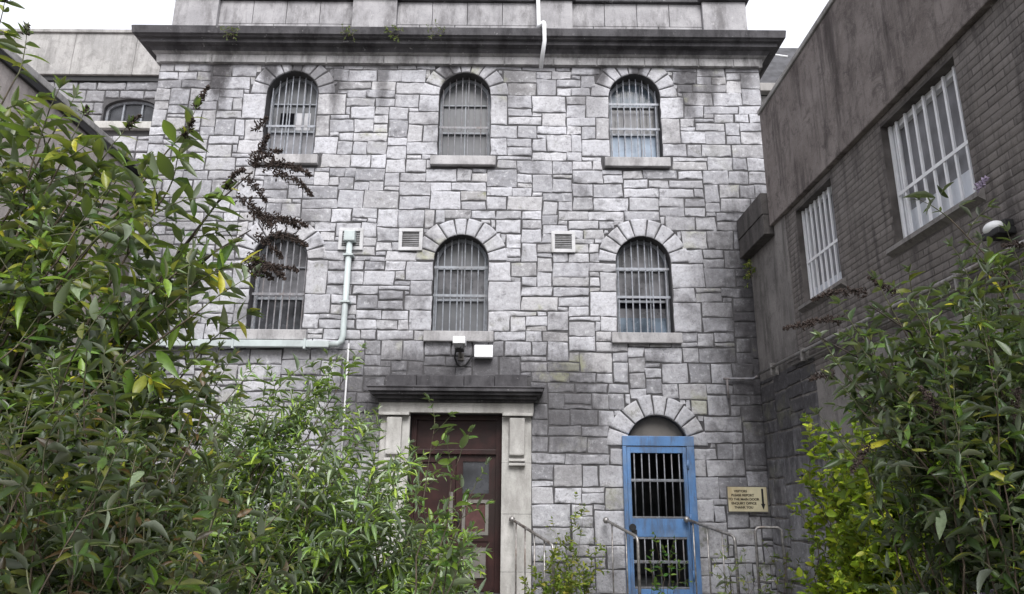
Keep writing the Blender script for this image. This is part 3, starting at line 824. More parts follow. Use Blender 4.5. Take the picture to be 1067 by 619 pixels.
def right_window(a, b, c, d, nb, pm, zr=.42, bottom=.0, low=False):
    x = XR+.10
    mb = MB(); t = .055
    mb.box(x, x+.06, a, a+t, c, d); mb.box(x, x+.06, b-t, b, c, d); mb.box(x, x+.06, a+t, b-t, d-t, d); mb.box(x, x+.06, a+t, b-t, c, c+t)
    w = obj('window', mb, M['white'], rb)
    mb = MB(); mb.add([(x+.05, a, c), (x+.05, b, c), (x+.05, b, d), (x+.05, a, d)], [(0, 1, 2, 3)]); obj('pane', mb, pm, w)
    if bottom:
        mb = MB(); mb.box(x+.02, x+.045, a+t, b-t, c+t, c+bottom); obj('bottom_panel', mb, M['whitepanel'], w)
    mb = MB()
    for k in range(nb):
        y = a+t+(b-a-2*t)*(k+.5)/nb
        mb.box(x-.03, x-.012, y-.012, y+.012, c+.01, d-.01)
    mb.box(x-.035, x-.030, a+.01, b-.01, c+(d-c)*zr-.016, c+(d-c)*zr+.016)
    mb.box(x-.034, x-.008, a+.004, a+.03, c+.004, d-.004); mb.box(x-.034, x-.008, b-.03, b-.004, c+.004, d-.004)
    obj('bars', mb, M['white'], w)
    mb = MB()
    mb.add([(XR-.06, a-.09, c-.075), (XR-.06, b+.09, c-.075), (XR-.05, b+.09, c-.03), (XR-.05, a-.09, c-.03), (XR+.10, b, c+.004), (XR+.10, a, c+.004), (XR, a-.09, c-.11), (XR, b+.09, c-.11), (XR, a-.09, c-.005), (XR, b+.09, c-.005)],
           [(0, 1, 2, 3), (3, 2, 4, 5), (0, 6, 7, 1), (0, 3, 8, 6), (1, 7, 9, 2), (3, 5, 8), (2, 9, 4)])
    obj('sill', mb, M['lowrender'] if low else M['linkwall'], w)
    return w
right_window(4.95, 6.10, 3.80, 4.95, 7, M['gl_pale'], .40, .28)['label'] = 'white barred window with a solid pale lower panel'
right_window(7.20, 8.18, 3.80, 4.95, 7, M['gl_pale'], .42, .16)['label'] = 'white barred upper window closest to the stone building'
right_window(2.6, 3.5, 3.80, 4.95, 7, M['gl_grey'], .42, .2)
right_window(3.55, 4.62, 1.95, 2.93, 3, M['blind'], .5, .0, True)
right_window(5.10, 5.95, 1.05, 2.15, 5, M['gl_dark'], .5, .0, True)
# a darker string line above the pipes
pipe = MB()
pipe.tube([(XR-.07, -3.9, 3.235), (XR-.07, 8.2, 3.225), (XR-.07, 9.75, 3.21)], .022, 8)
pp = tag(obj('wall_pipe', pipe, M['steel'], None, True), 'thin grey pipe running level along the brick wall', 'pipe')
mb = MB(); mb.tube([(XR-.05, -3.9, 3.14), (XR-.05, 8.6, 3.13)], .014, 7); obj('cable_pipe', mb, M['board'], pp, True)
mb = MB()
for k in range(9): obj('clip', MB().box(XR-.10, XR+.0, 1.2+k*1.0, 1.225+k*1.0, 3.11, 3.265), M['steel'], pp)
# bulkhead lamp
lp = tag(empty('wall_lamp', (XR-.1, 4.72, 3.4)), 'round white bulkhead lamp on the brick wall above the pipe', 'lamp')
def disc_x(mb, prof, yc, zc, n=24):
    vs = []; 
    for x, r in prof:
        for k in range(n): vs.append((x, yc+r*math.cos(2*PI*k/n), zc+r*math.sin(2*PI*k/n)))
    fs = [(i*n+k, i*n+(k+1) % n, (i+1)*n+(k+1) % n, (i+1)*n+k) for i in range(len(prof)-1) for k in range(n)]
    fs.append(tuple((len(prof)-1)*n+k for k in range(n))); return mb.add(vs, fs)
mb = MB(); mb.box(XR-.13, XR+.002, 4.62, 4.80, 3.35, 3.40, .01); mb.box(XR-.07, XR+.002, 4.63, 4.79, 3.402, 3.46, .01); obj('base', mb, M['black'], lp)
mb = MB(); mb.ball((XR-.085, 4.72, 3.42), .06, .08, .05, 24, 14); obj('diffuser', mb, M['pvc'], lp, True)

# ================================================================== LINK between the two
lk = tag(empty('link_building', (XR+1, 9.45, 0)), 'low damp concrete link wall between stone and brick buildings', 'building')
mb = MB(); mb.box(XR+.02, XR+4, YE+.045, YF-.03, 0, 4.93); obj('wall', mb, M['linkwall'], lk)
mb = MB(); mb.box(XR-.13, XR+3.9, YE-.20+.245, YF-.03, 4.935, 5.21, .01); mb.box(XR-.14, XR+3.9, YE+.045, YF-.03, 5.216, 5.52, .01); obj('parapet', mb, M['linkband'], lk)
cs = Stones(); us = np.zeros((8, 38), bool)
for a, b, c, d in fill_rects(8, 38, us, (3, 6), {2: .3, 3: .4, 4: .3}):
    cs.rect(8.06+a*.1025, 8.06+b*.1025, c*.083, d*.083, tone=random.uniform(.05, .5), hue=.3, depth=.006, rough=.003, edge=.006)
cs.build('pier_stones', M['stone'], rb, lambda u, v, h: (XR-.016-h, u, v), True)
ls = Stones(); W_, H_ = 10, 38
us = np.zeros((W_, H_), bool)
for a, b, c, d in fill_rects(W_, H_, us, (3, 6), {2: .3, 3: .4, 4: .3}):
    ls.rect(YE+.05+a*.104, YE+.05+b*.104, c*.083, d*.083, tone=random.uniform(0, .35), hue=.3, depth=.006, rough=.003, edge=.006)
ls.build('wall_stones', M['stone'], lk, lambda u, v, h: (XR+.015-h, u, v), True)
mb = MB(); mb.tube([(2.95, YF-.05, 3.17), (3.2, YF-.06, 3.17), (3.36, YF-.08, 3.17), (3.37, YF-.2, 3.18)], .018, 7); mb.tube([(3.0, YF-.05, 3.17), (3.0, YF-.05, 2.9)], .016, 7)
tag(obj('corner_pipe', mb, M['darkbar'], None, True), 'short dark pipe in the corner where stone wall meets the link', 'pipe')

# roof seen over the right corner
fr = tag(empty('slate_roof_building', (7, 14, 0)), 'far building with dark slate roof and pale gutter behind the cornice', 'building')
mb = MB(); mb.box(4.3, 12, 13.2, 20, 0, 9.55); obj('wall', mb, M['leftdark'], fr)
mb = MB(); mb.box(4.2, 12, 13.0, 13.18, 9.56, 9.74, .01); obj('gutter', mb, M['coping'], fr)
mb = MB()
for k in range(12):
    z0 = 9.76+k*.12; y0 = 13.05+k*.075
    mb.add([(4.15+k*.0, y0, z0), (12, y0, z0), (12, y0+.075, z0+.13), (4.15, y0+.075, z0+.13), (4.15, y0+.03, z0), (12, y0+.03, z0)], [(0, 1, 2, 3), (0, 4, 5, 1)])
mb.add([(4.15, 13.05, 9.75), (4.15, 14.0, 11.2), (4.15, 20, 11.2), (4.15, 20, 9.75)], [(0, 1, 2, 3)]); mb.add([(4.15, 13.95, 11.2), (12, 13.95, 11.2), (12, 20, 11.2), (4.15, 20, 11.2)], [(0, 1, 2, 3)])
obj('roof', mb, M['slate'], fr)
mb = MB(); mb.tube([(4.6, 12.98, 10.5), (5.6, 12.9, 10.28)], .02, 6); obj('cable', mb, M['pvc'], fr)

# ================================================================== LEFT SIDE
XL = -5.85
lb = tag(empty('rendered_building', (XL-2, 4, 0)), 'pinkish grey rendered side building with sloping coping and white window', 'building')
lw = [(6.55, 7.3, 4.45, 5.75), (2.6, 3.6, 3.9, 5.2)]
ld = (8.75, 9.75, .3, 2.75)
def lm(u, v, h): return (XL + h, u, v)
mb = MB(); holed_sheet(mb, [(-4, 0), (11.9, 0), (11.9, 6.40), (-4, 6.40)], [[(a, c), (b, c), (b, d), (a, d)] for a, b, c, d in lw + [ld]], lm, .14)
mb.add([(XL, 11.9, 0), (XL-5, 11.9, 0), (XL-5, 11.9, 6.4), (XL, 11.9, 6.4), (XL, -4, 0), (XL-5, -4, 0), (XL-5, -4, 6.4), (XL, -4, 6.4)], [(0, 1, 2, 3), (4, 7, 6, 5), (1, 5, 6, 2), (3, 2, 6, 7)])
obj('wall', mb, M['leftrender'], lb)
mb = MB(); mb.box(XL-.4, XL+.06, -4, 11.9, 6.402, 6.50, .012); obj('coping', mb, M['leftdark'], lb)
mb = MB(); mb.box(XL+.004, XL+.05, -4, 11.9, 6.30, 6.398, .008); obj('gutter', mb, M['black'], lb)
for a, b, c, d in lw:
    mb = MB(); t = .06; x = XL-.06
    mb.box(x-.06, x, a, a+t, c, d); mb.box(x-.06, x, b-t, b, c, d); mb.box(x-.06, x, a+t, b-t, d-t, d); mb.box(x-.06, x, a+t, b-t, c, c+t); mb.box(x-.05, x-.005, a+t, b-t, (c+d)/2-.03, (c+d)/2+.03)
    w = obj('window', mb, M['white'], lb)
    mb = MB(); mb.add([(x-.05, a, c), (x-.05, b, c), (x-.05, b, d), (x-.05, a, d)], [(0, 1, 2, 3)]); obj('pane', mb, M['blind'], w)
    mb = MB(); mb.box(x, XL+.06, a-.06, b+.06, c-.09, c-.004, .01); obj('sill', mb, M['leftdark'], w)
mb = MB(); a, b, c, d = ld; x = XL-.05
mb.box(x-.05, x, a, a+.1, c, d); mb.box(x-.05, x, b-.1, b, c, d); mb.box(x-.05, x, a+.1, b-.1, d-.1, d); mb.box(x-.05, x, a+.1, b-.1, 1.2, 1.45); mb.box(x-.05, x, a+.1, b-.1, c, c+.15)
dd = obj('door', mb, M['blue'], lb); dd['label'] = 'blue barred side door behind the bushes'
mb = MB()
for k in range(6):
    y = a+.1+(b-a-.2)*(k+.5)/6; mb.tube([(x-.02, y, c+.1), (x-.02, y, d-.05)], .012, 7)
obj('bars', mb, M['bar'], dd, True)
mb = MB(); mb.add([(x-.06, a, c), (x-.06, b, c), (x-.06, b, d), (x-.06, a, d)], [(0, 1, 2, 3)]); obj('black_backing', mb, M['dark'], dd)  # flat black sheet, painted shade in place of a space behind the bars
# bracket on the wall
mb = MB(); xb = XL+.35
P0 = [(XL, 8.25, 5.72), (xb, 8.25, 5.70), (xb, 8.0, 4.95), (xb+.02, 8.25, 4.86), (xb+.02, 8.6, 4.94), (xb, 8.62, 5.45), (XL, 8.62, 5.5)]
mb.tube(P0, .018, 7)
bk = tag(obj('wall_bracket', mb, M['bar'], None), 'bent pale metal bracket frame hanging on the pinkish side wall', 'bracket')
mb = MB(); obj('arm', mb.tube([(xb, 8.0, 4.95), (XL, 8.0, 4.95)], .018, 7), M['darkbar'], bk); obj('arm', MB().tube([(xb+.02, 8.6, 4.94), (XL, 8.6, 4.94)], .016, 7), M['darkbar'], bk)

# set-back building, left of the stone front
YB = 12.0
sb = tag(empty('setback_building', (-8, YB, 0)), 'stone building set back on the left with plain concrete parapet band', 'building')
bw = (-7.12, 7.93, .98)       # segmental window: centre, sill, width
def seg_pts(cx, z0, w, zs, rise, n=10):
    return [(cx-w/2, z0), (cx+w/2, z0)] + [(cx+w/2*math.cos(PI*k/n) , zs+rise*math.sin(PI*k/n)) for k in range(n+1)]
sp = seg_pts(-7.12, 8.15, .98, 8.45, .2)
mb = MB(); holed_sheet(mb, [(-13, 0), (-5.0, 0), (-5.0, 9.1), (-13, 9.1)], [sp], lambda u, v, h: (u, YB-h, v), .2)
mb.add([(-5, YB, 0), (-5, YB+6, 0), (-5, YB+6, 9.1), (-5, YB, 9.1), (-13, YB, 0), (-13, YB+6, 0), (-13, YB+6, 9.1), (-13, YB, 9.1)], [(0, 1, 2, 3), (4, 7, 6, 5), (1, 5, 6, 2)])
obj('wall', mb, M['mortar'], sb)
ss = Stones(); n1, n2 = 62, 40; us = np.zeros((n1, n2), bool); cu, cv = .09, .085; U0, V0 = -10.6, 5.68
uu, vv = np.meshgrid(U0+(np.arange(n1)+.5)*cu, V0+(np.arange(n2)+.5)*cv, indexing='ij')
us |= (np.abs(uu+7.12) < .50) & (vv > 7.93) & (vv < 8.68)
for a, b, c, d in fill_rects(n1, n2, us, (3, 8), {2: .4, 3: .5, 4: .1}):
    ss.rect(U0+a*cu, U0+b*cu, V0+c*cv, V0+d*cv, tone=random.uniform(.2, .7))
ss.build('wall_stones', M['stone'], sb, lambda u, v, h: (u, YB-h, v))
mb = MB()
for k in range(7): mb.box(-13+k*1.17+.003, -13+(k+1)*1.17-.003, YB-.10, YB+.35, 9.105, 9.98, .008)
mb.box(-13, -4.9, YB-.14, YB+.4, 9.985, 10.05, .01)
obj('parapet', mb, M['leftdark'], sb)
mb = MB(); mb.box(-13, -4.9, YB-.05, YB+.0, 9.0, 9.10); obj('gutter', mb, M['black'], sb)
x0, x1 = -7.61, -6.63
mb = MB()
oo = seg_pts(-7.12, 8.15, .98, 8.45, .2); ii = seg_pts(-7.12, 8.19, .89, 8.43, .175); n = len(oo)
mb.add([(u, YB+.08, v) for u, v in oo] + [(u, YB+.08, v) for u, v in ii] + [(u, YB+.12, v) for u, v in ii], [(k, (k+1) % n, n+(k+1) % n, n+k) for k in range(n)] + [(n+k, n+(k+1) % n, 2*n+(k+1) % n, 2*n+k) for k in range(n)])
for x in (-7.3, -6.95): mb.box(x-.015, x+.015, YB+.085, YB+.12, 8.18, 8.6)
w = obj('window', mb, M['winframe'], sb)
mb = MB(); mb.add([(u, YB+.118, v) for u, v in oo], [tuple(range(n))]); obj('pane', mb, M['gl_dark'], w)
mb = MB(); mb.box(x0-.08, x1+.08, YB-.10, YB+.1, 8.0, 8.14, .01); obj('sill', mb, M['portal'], w)

# ================================================================== PLANTS
ST_ = np.array([0, .12, .35, .6, .82, 1.])
WD_ = np.array([.06, .55, 1., .85, .45, 0.02])
def leaf_template(fold, curl, broad=False):
    wd = WD_ if not broad else np.array([.10, .80, 1.05, .92, .6, .03])
    v = []
    for s, w in zip(ST_, wd):
        zc = -curl*s*s
        v += [(s, -w*.5, zc+fold*w*.5), (s, 0, zc), (s, w*.5, zc+fold*w*.5)]
    return np.array(v)
LF = []
for i in range(5):
    for k in range(2): LF += [(i*3+k, (i+1)*3+k, (i+1)*3+k+1, i*3+k+1)]
LF = np.array(LF)
TEMPL = [leaf_template(.5, .12), leaf_template(.3, .3), leaf_template(.7, .22), leaf_template(.15, .5), leaf_template(.9, .8), leaf_template(-.3, .65)]
TEMPB = [leaf_template(.4, .1, True), leaf_template(.2, .3, True), leaf_template(.6, .2, True)]

class Plant:
    def __init__(s, name, label, cat, base, pal, seed, L=.12, aspect=.27, droop=.35, mat='leaf', temps=None, group=None):
        s.root = tag(empty(name, base), label, cat, group)
        s.base = Vector(base); s.pal = pal; s.r = random.Random(seed); s.L = L; s.asp = aspect; s.droop = droop
        s.mat = mat; s.temps = temps or TEMPL
        s.D = []; s.wood = MB(); s.spikes = []
        s.wt = [p[1] for p in pal]; s.cols = [p[0] for p in pal]
    def leaf(s, p, d, L, col=None):
        r = s.r
        c = r.choices(s.cols, s.wt)[0]; f = r.uniform(.6, 1.45)
        s.D.append((tuple(p), tuple(d), L, L*s.asp*r.uniform(.8, 1.2), r.randrange(len(s.temps)), tuple(min(1, x*f) for x in (col or c)), r.uniform(-.7, .7)))
    def shoot(s, p0, d0, length, rad, L, spacing, leafy_from=.05, grav=.25, twig='twig'):
        r = s.r; d = Vector(d0).normalized(); p = Vector(p0); n = max(3, int(length/spacing)); pts = [p.copy()]
        side = d.cross(Vector((0, 0, 1)));
        side = side.normalized() if side.length > .05 else Vector((1, 0, 0))
        for i in range(n):
            t = (i+1)/n
            d = (d + Vector((r.gauss(0, .10), r.gauss(0, .10), r.gauss(0, .07) - grav*spacing*3*t))).normalized()
            p = p + d*spacing; pts.append(p.copy())
            if t >= leafy_from:
                a = side if i % 2 == 0 else d.cross(side)
                size = L*(1.05-.55*t**2)*r.choice((.55, .8, .95, 1.05, 1.25))*r.uniform(.85, 1.15)
                for sg in (-1, 1):
                    if r.random() < .08: continue
                    dd = (d*r.uniform(.35, .8) + a*sg*r.uniform(.7, 1.0) + Vector((r.gauss(0, .15), r.gauss(0, .15), r.gauss(.05, .15) - s.droop*r.random()))).normalized()
                    s.leaf(p, dd, size)
        for sg in (-1, 1, 0):
            s.leaf(p, (d + side*sg*.5 + Vector((0, 0, r.uniform(-.2, .2)))).normalized(), L*.55)
        s.wood.mat(M[twig]); s.wood.tube(pts, rad, 5, rad*.4, cap=False)
        return pts, d
    def stem(s, base, tip, bend, r0, nlat, lat_len, L, spacing, lat_from=.3, grav=.25, spike=None, lat_spread=1., tipleaf=True, up=.35):
        """arching main stem from base to tip with leafy side shoots"""
        r = s.r; b = Vector(base); t = Vector(tip)
        c = b.lerp(t, .45) + Vector(bend)
        pts = []; N = 12
        for i in range(N+1):
            q = i/N; pts.append(b*(1-q)**2 + c*2*q*(1-q) + t*q*q + Vector((r.gauss(0, .012), r.gauss(0, .012), r.gauss(0, .01))) * (1 if 0 < i < N else 0))
        s.wood.mat(M['bark']); s.wood.tube(pts, r0, 6, r0*.25, cap=False)
        for k in range(nlat):
            q = lat_from + (1-lat_from)*(k+r.random()*.8)/nlat
            i = min(N-1, int(q*N)); f = q*N-i
            p = pts[i].lerp(pts[i+1], f); d = (pts[i+1]-pts[i]).normalized()
            ang = r.uniform(0, 2*PI)
            a = d.orthogonal().normalized(); a = Matrix.Rotation(ang, 3, d) @ a
            dd = d*r.uniform(.4, .9) + a*lat_spread + Vector((0, 0, up))
            s.shoot(p, dd, lat_len*r.uniform(.5, 1.15)*(1.1-.5*q), max(.0022, r0*.3), L, spacing, .1, grav)
        d = (pts[-1]-pts[-2]).normalized()
        e, d = s.shoot(pts[-1], d, lat_len*.6, max(.0025, r0*.28), L*.9, spacing, 0., grav*.6)
        if spike: s.spike(e[-1], d, *spike)
    def spike(s, p, d, length, rad, mat='deadflower', hang=1.3):
        r = s.r; mb = MB(); p = Vector(p); d = Vector(d).normalized(); n = int(length/.0042); pts = [p.copy()]
        for i in range(n):
            t = i/n; d = (d + Vector((r.gauss(0, .02), r.gauss(0, .02), -hang*.02))).normalized(); p = p + d*(length/n); pts.append(p.copy())
            rr = rad*(1-t)**.6*(.65+.35*math.sin(t*23+r.uniform(-1, 1))) + .004
            for k in range(5):
                a = Matrix.Rotation(r.uniform(0, 2*PI), 3, d) @ d.orthogonal().normalized()
                c = p + a*rr*r.uniform(.2, 1.); q = r.uniform(.0022, .006)
                w = (a + d*r.uniform(-.6, .9))*q*r.uniform(1.0, 2.2); u = d*q*.9; v = a.cross(d)*q*.9
                mb.add([c+w, c-w, c+u, c-u, c+v, c-v], [(0, 2, 4), (0, 4, 3), (0, 3, 5), (0, 5, 2), (1, 4, 2), (1, 3, 4), (1, 5, 3), (1, 2, 5)])
        mb.tube(pts[::4]+[pts[-1]], .0025, 4)
        s.spikes.append((mb, mat))
    def finish(s, wood=True):
        D = s.D
        if D:
            P = np.array([x[0] for x in D]); A = np.array([x[1] for x in D]); A /= np.linalg.norm(A, axis=1)[:, None]
            L = np.array([x[2] for x in D]); W = np.array([x[3] for x in D]); T = np.array([x[4] for x in D]); C = np.array([x[5] for x in D]); tw = np.array([x[6] for x in D])
            up = np.tile(np.array([0, 0, 1.]), (len(D), 1)) + .25*np.random.default_rng(5).normal(size=(len(D), 3))
            B = np.cross(up, A); bn = np.linalg.norm(B, axis=1); B[bn < .05] = (1, 0, 0); B /= np.linalg.norm(B, axis=1)[:, None]
            N = np.cross(A, B)
            c_, s_ = np.cos(tw)[:, None], np.sin(tw)[:, None]
            B, N = B*c_+N*s_, N*c_-B*s_
            TT = np.stack(s.temps)[T]                                # n,18,3
            V = P[:, None, :] + TT[:, :, :1]*(A*L[:, None])[:, None, :] + TT[:, :, 1:2]*(B*W[:, None])[:, None, :] + TT[:, :, 2:3]*(N*(np.where(True, L, L)*.55)[:, None])[:, None, :]
            F = (LF[None] + (np.arange(len(D))*18)[:, None, None]).reshape(-1, 4)
            quadmesh('leaves', V.reshape(-1, 3), F, M[s.mat], s.root, colors=np.repeat(C, 18, 0), smooth=True)
        if s.wood.v: obj('stems', s.wood, None, s.root, True)
        for mb, m in s.spikes: obj('flower_spike', mb, M[m], s.root)
        return len(D)

G1, G2, G3 = (.088, .165, .022), (.145, .235, .028), (.048, .098, .020)
YEL, OLV, BRN, PAL = (.38, .36, .03), (.19, .21, .03), (.10, .055, .02), (.22, .28, .17)
cnt = {}
# --- big buddleia, left foreground
r = random.Random(3)
A = Plant('buddleia_shrub', 'tall arching buddleia shrub at the left with dead brown flower spikes', 'shrub', (-1.75, 3.1, 0), [(G1, 4), (G2, 4), (G3, 5), (OLV, 3), (YEL, 1.5), (PAL, 1.4)], 21, L=.115, aspect=.30, droop=.55)
A.lst = [  # tip, spike
    ((-2.50, 3.0, 3.62), .05), ((-1.92, 3.05, 3.02), .09), ((-1.58, 3.0, 3.10), .13), ((-1.50, 2.9, 2.86), .10), ((-1.40, 3.0, 2.70), .16), ((-1.32, 2.9, 2.45), .18), ((-1.25, 2.8, 2.30), .20),
    ((-2.25, 2.9, 2.80), 0), ((-2.05, 3.2, 2.75), 0), ((-1.8, 2.8, 2.65), 0), ((-1.62, 3.2, 2.55), 0), ((-2.45, 3.0, 2.7), 0), ((-1.95, 2.6, 2.45), 0), ((-1.5, 2.8, 2.3), 0), ((-1.35, 3.1, 2.2), 0), ((-1.7, 2.7, 2.5), 0), ((-1.4, 2.9, 2.5), 0),
    ((-2.35, 3.0, 3.45), .06), ((-2.2, 3.1, 3.2), 0), ((-2.05, 3.0, 3.05), .05), ((-2.6, 3.1, 3.3), 0), ((-2.45, 2.9, 3.1), 0), ((-2.15, 3.3, 2.95), 0), ((-2.7, 3.0, 3.75), 0), ((-1.95, 3.2, 2.95), 0), ((-1.8, 3.1, 2.85), 0), ((-2.1, 2.9, 3.1), 0), ((-2.3, 3.2, 3.0), 0)]
for (t, sp) in A.lst:
    b = (-2.75+r.uniform(-.5, .5), 3.2+r.uniform(-.3, .3), 0)
    A.stem(b, t, (r.uniform(-.25, .05), r.uniform(-.1, .15), .6), .013, 14, .40, .14, .048, .42, .3, (sp, .026) if sp else None)
for i in range(88):
    t = (r.uniform(-3.0, -1.3), r.uniform(2.5, 3.7), 0)
    zmax = 2.55 if t[0] < -1.6 else 2.1
    t = (t[0], t[1], r.uniform(1.0, zmax))
    b = (t[0]-r.uniform(.5, 1.3), 3.15+r.uniform(-.4, .4), 0)
    A.stem(b, t, (r.uniform(-.2, .1), r.uniform(-.1, .1), .45), .010, 10, .42, .13, .050, .3, .35)
# flower heads held out across the stone wall
for p, d, l in (((-1.18, 3.0, 3.02), (1, 0, .12), .22), ((-1.15, 3.0, 2.98), (1, 0, -.15), .24), ((-1.24, 3.0, 3.0), (.3, 0, .9), .17), ((-1.25, 3.0, 3.18), (.2, .1, .6), .1),
                ((-1.16, 2.95, 2.72), (1, .1, .28), .22), ((-1.12, 2.95, 2.66), (1, 0, .05), .19), ((-1.2, 2.95, 2.56), (1, -.1, -.25), .18), ((-1.18, 2.95, 2.66), (.9, .2, -.45), .16), ((-1.3, 3.0, 2.86), (.8, 0, -.4), .17), ((-1.22, 2.95, 2.78), (1, 0, -.35), .14), ((-1.2, 3.0, 3.0), (1, 0, .25), .2), ((-1.25, 3.0, 3.02), (.6, 0, .5), .15), ((-1.28, 3.0, 2.95), (.8, 0, -.5), .16), ((-1.18, 2.95, 2.74), (1, .1, .1), .2), ((-1.2, 2.9, 2.5), (.9, 0, -.1), .15)):
    A.spike((p[0]+.06, p[1], p[2]+.02), d, l, .038, hang=.8)
A.wood.mat(M['twigdark'])
A.wood.tube([(-1.5, 3.0, 2.55), (-1.32, 3.0, 2.85), (-1.18, 3.0, 3.0)], .006, 5, .003); A.wood.tube([(-1.5, 3, 2.4), (-1.3, 2.97, 2.6), (-1.14, 2.95, 2.70)], .006, 5, .003)
cnt['A'] = A.finish()
# --- low bush, left, closest; leaf colours darkened to paint in its self-shading
r = random.Random(5)
A2 = Plant('dark_bush', 'dense dark broad leaved bush filling the lower left corner', 'bush', (-1.35, 2.1, 0), [((.034, .066, .015), 6), ((.022, .038, .013), 6), (G1, 2), ((.10, .11, .02), 2), (BRN, 1.4), ((.05, .035, .02), 1.4), (PAL, .7)], 8, L=.066, aspect=.34, droop=.5, temps=TEMPL)
for i in range(150):
    x = r.uniform(-2.0, -.74); y = r.uniform(1.75, 2.6)
    zm = 1.95 - max(0, (x+1.1))*.9
    t = (x, y, r.uniform(.7, zm)); b = (-1.35+r.uniform(-.45, .45), 2.2+r.uniform(-.3, .3), 0)
    A2.stem(b, t, (r.uniform(-.1, .1), r.uniform(-.1, .1), .25), .006, 13, .30, .07, .030, .35, .25)
cnt['A2'] = A2.finish()
# --- narrow leaved willow-like shrub in front of the portico
r = random.Random(9)
B = Plant('willow_shrub', 'grey green narrow leaved shrub in front of the maroon door', 'shrub', (-1.3, 5.4, 0), [((.18, .29, .035), 5), ((.21, .33, .12), 4), (G1, 2), ((.42, .50, .34), 3), ((.33, .45, .06), 3)], 31, L=.115, aspect=.20, droop=.35, mat='leafw')
for t in ((-1.95, 5.1, 2.30), (-1.62, 5.2, 2.40), (-1.4, 5.3, 2.36), (-1.45, 5.2, 2.30), (-1.2, 5.2, 2.42), (-1.05, 5.1, 1.95), (-.62, 5.0, 1.6), (-.5, 5.0, 1.4), (-.36, 5.1, 1.15), (-.35, 5.0, .95), (-.85, 5.0, 1.75), (-1.2, 4.9, 2.0)):
    b = (t[0]-r.uniform(.4, 1.2), 5.4+r.uniform(-.3, .3), 0)
    B.stem(b, t, (r.uniform(-.15, .05), 0, .5), .010, 18, .42, .11, .040, .35, .35)
for i in range(165):
    x = r.uniform(-2.5, -.38)
    zm = 2.15 if x < -1.2 else 1.75 if x < -.75 else 1.25
    t = (x, r.uniform(4.7, 6.0), r.uniform(.6, zm)); b = (x-r.uniform(.2, 1.1), 5.4+r.uniform(-.4, .4), 0)
    B.stem(b, t, (r.uniform(-.1, .1), r.uniform(-.1, .1), .4), .008, 9, .38, .125, .038, .3, .35)
cnt['B'] = B.finish()
# --- sapling with larger fresh leaves
r = random.Random(13)
S = Plant('young_sapling', 'slim sapling with large fresh green leaves before the maroon door', 'sapling', (-.6, 4.4, 0), [((.07, .15, .025), 5), (G2, 3)], 6, L=.13, aspect=.34, droop=.3, temps=TEMPB)
for t in ((-.45, 4.3, 1.98), (-.30, 4.3, 1.80), (-.22, 4.4, 1.62), (-.28, 4.3, 1.25)):
    S.stem((-.6, 4.4, 0), t, (0, 0, .3), .008, 5, .16, .11, .055, .6, .2)
cnt['S'] = S.finish()
# --- right buddleia
r = random.Random(17)
C = Plant('buddleia_shrub', 'spreading buddleia shrub at the right with lilac and dead flower spikes', 'shrub', (2.0, 3.1, 0), [((.038, .075, .02), 6), (G1, 3), ((.025, .045, .016), 4), (G2, .8), (PAL, 1.4), (OLV, 1), (YEL, .3)], 44, L=.105, aspect=.30, droop=.5)
for t, sp in (((1.4, 3.0, 2.1), 0), ((1.5, 3.0, 2.25), 0), ((1.65, 3.0, 2.35), 0), ((1.8, 3.1, 2.4), 0), ((2.0, 3.0, 2.5), 0), ((2.15, 3.0, 2.55), 0), ((2.3, 3.1, 2.6), 0), ((1.9, 2.8, 2.3), 0), ((1.45, 3.0, 1.95), 0), ((1.5, 2.9, 2.1), 0), ((1.42, 3.1, 1.8), 0), ((1.6, 2.9, 2.0), 0), ((1.55, 2.8, 1.75), 0), ((1.7, 2.9, 2.3), 0), ((1.95, 3.0, 2.38), 0), ((2.1, 3.0, 2.42), 0), ((1.85, 2.8, 2.25), 0), ((2.35, 2.9, 2.3), 0), ((2.55, 3.0, 2.5), 0), ((2.0, 2.7, 2.2), 0), ((2.2, 2.7, 2.3), 0), ((1.55, 3.05, 2.15), 0), ((1.65, 3.1, 2.2), 0), ((1.5, 3.0, 2.0), 0), ((1.75, 3.0, 2.2), 0), ((1.9, 3.1, 2.25), 0), ((2.05, 3.0, 2.2), 0), ((2.2, 3.1, 2.3), .12), ((2.4, 3.1, 2.35), 0), ((2.3, 2.9, 2.45), .10), ((1.55, 3.1, 1.9), 0), ((2.1, 2.9, 2.1), 0), ((2.5, 3, 2.2), 0), ((1.8, 2.9, 2.05), 0), ((2.3, 2.8, 2.1), 0)):
    b = (2.4+r.uniform(-.4, .4), 3.2+r.uniform(-.2, .2), 0)
    C.stem(b, t, (r.uniform(0, .2), 0, .4), .010, 14, .30, .10, .045, .45, .35, (sp, .022) if sp else None)
for p, d, l in (((1.54, 3.0, 2.40), (-1, 0, .30), .24), ((1.42, 3.0, 2.28), (-1, .1, .2), .16), ((1.30, 3.0, 2.26), (-1, 0, .1), .14), ((1.66, 3.0, 2.40), (-.7, 0, .7), .13), ((1.36, 3.0, 2.05), (-1, 0, -.1), .12), ((2.3, 3.0, 2.62), (-.8, 0, .2), .14), ((1.45, 2.95, 1.75), (-.7, -.2, -.5), .15)):
    C.spike((p[0], p[1], p[2]+.05), d, l, .026, hang=.7)
C.wood.mat(M['twigdark'])
C.wood.tube([(1.9, 3.1, 2.0), (1.7, 3.0, 2.28), (1.54, 3.0, 2.40)], .005, 5, .003); C.wood.tube([(1.8, 3.1, 1.9), (1.55, 3, 2.15), (1.42, 3.0, 2.28)], .005, 5, .003); C.wood.tube([(1.7, 3.1, 1.9), (1.5, 3, 2.15), (1.30, 3.0, 2.26)], .005, 5, .003)
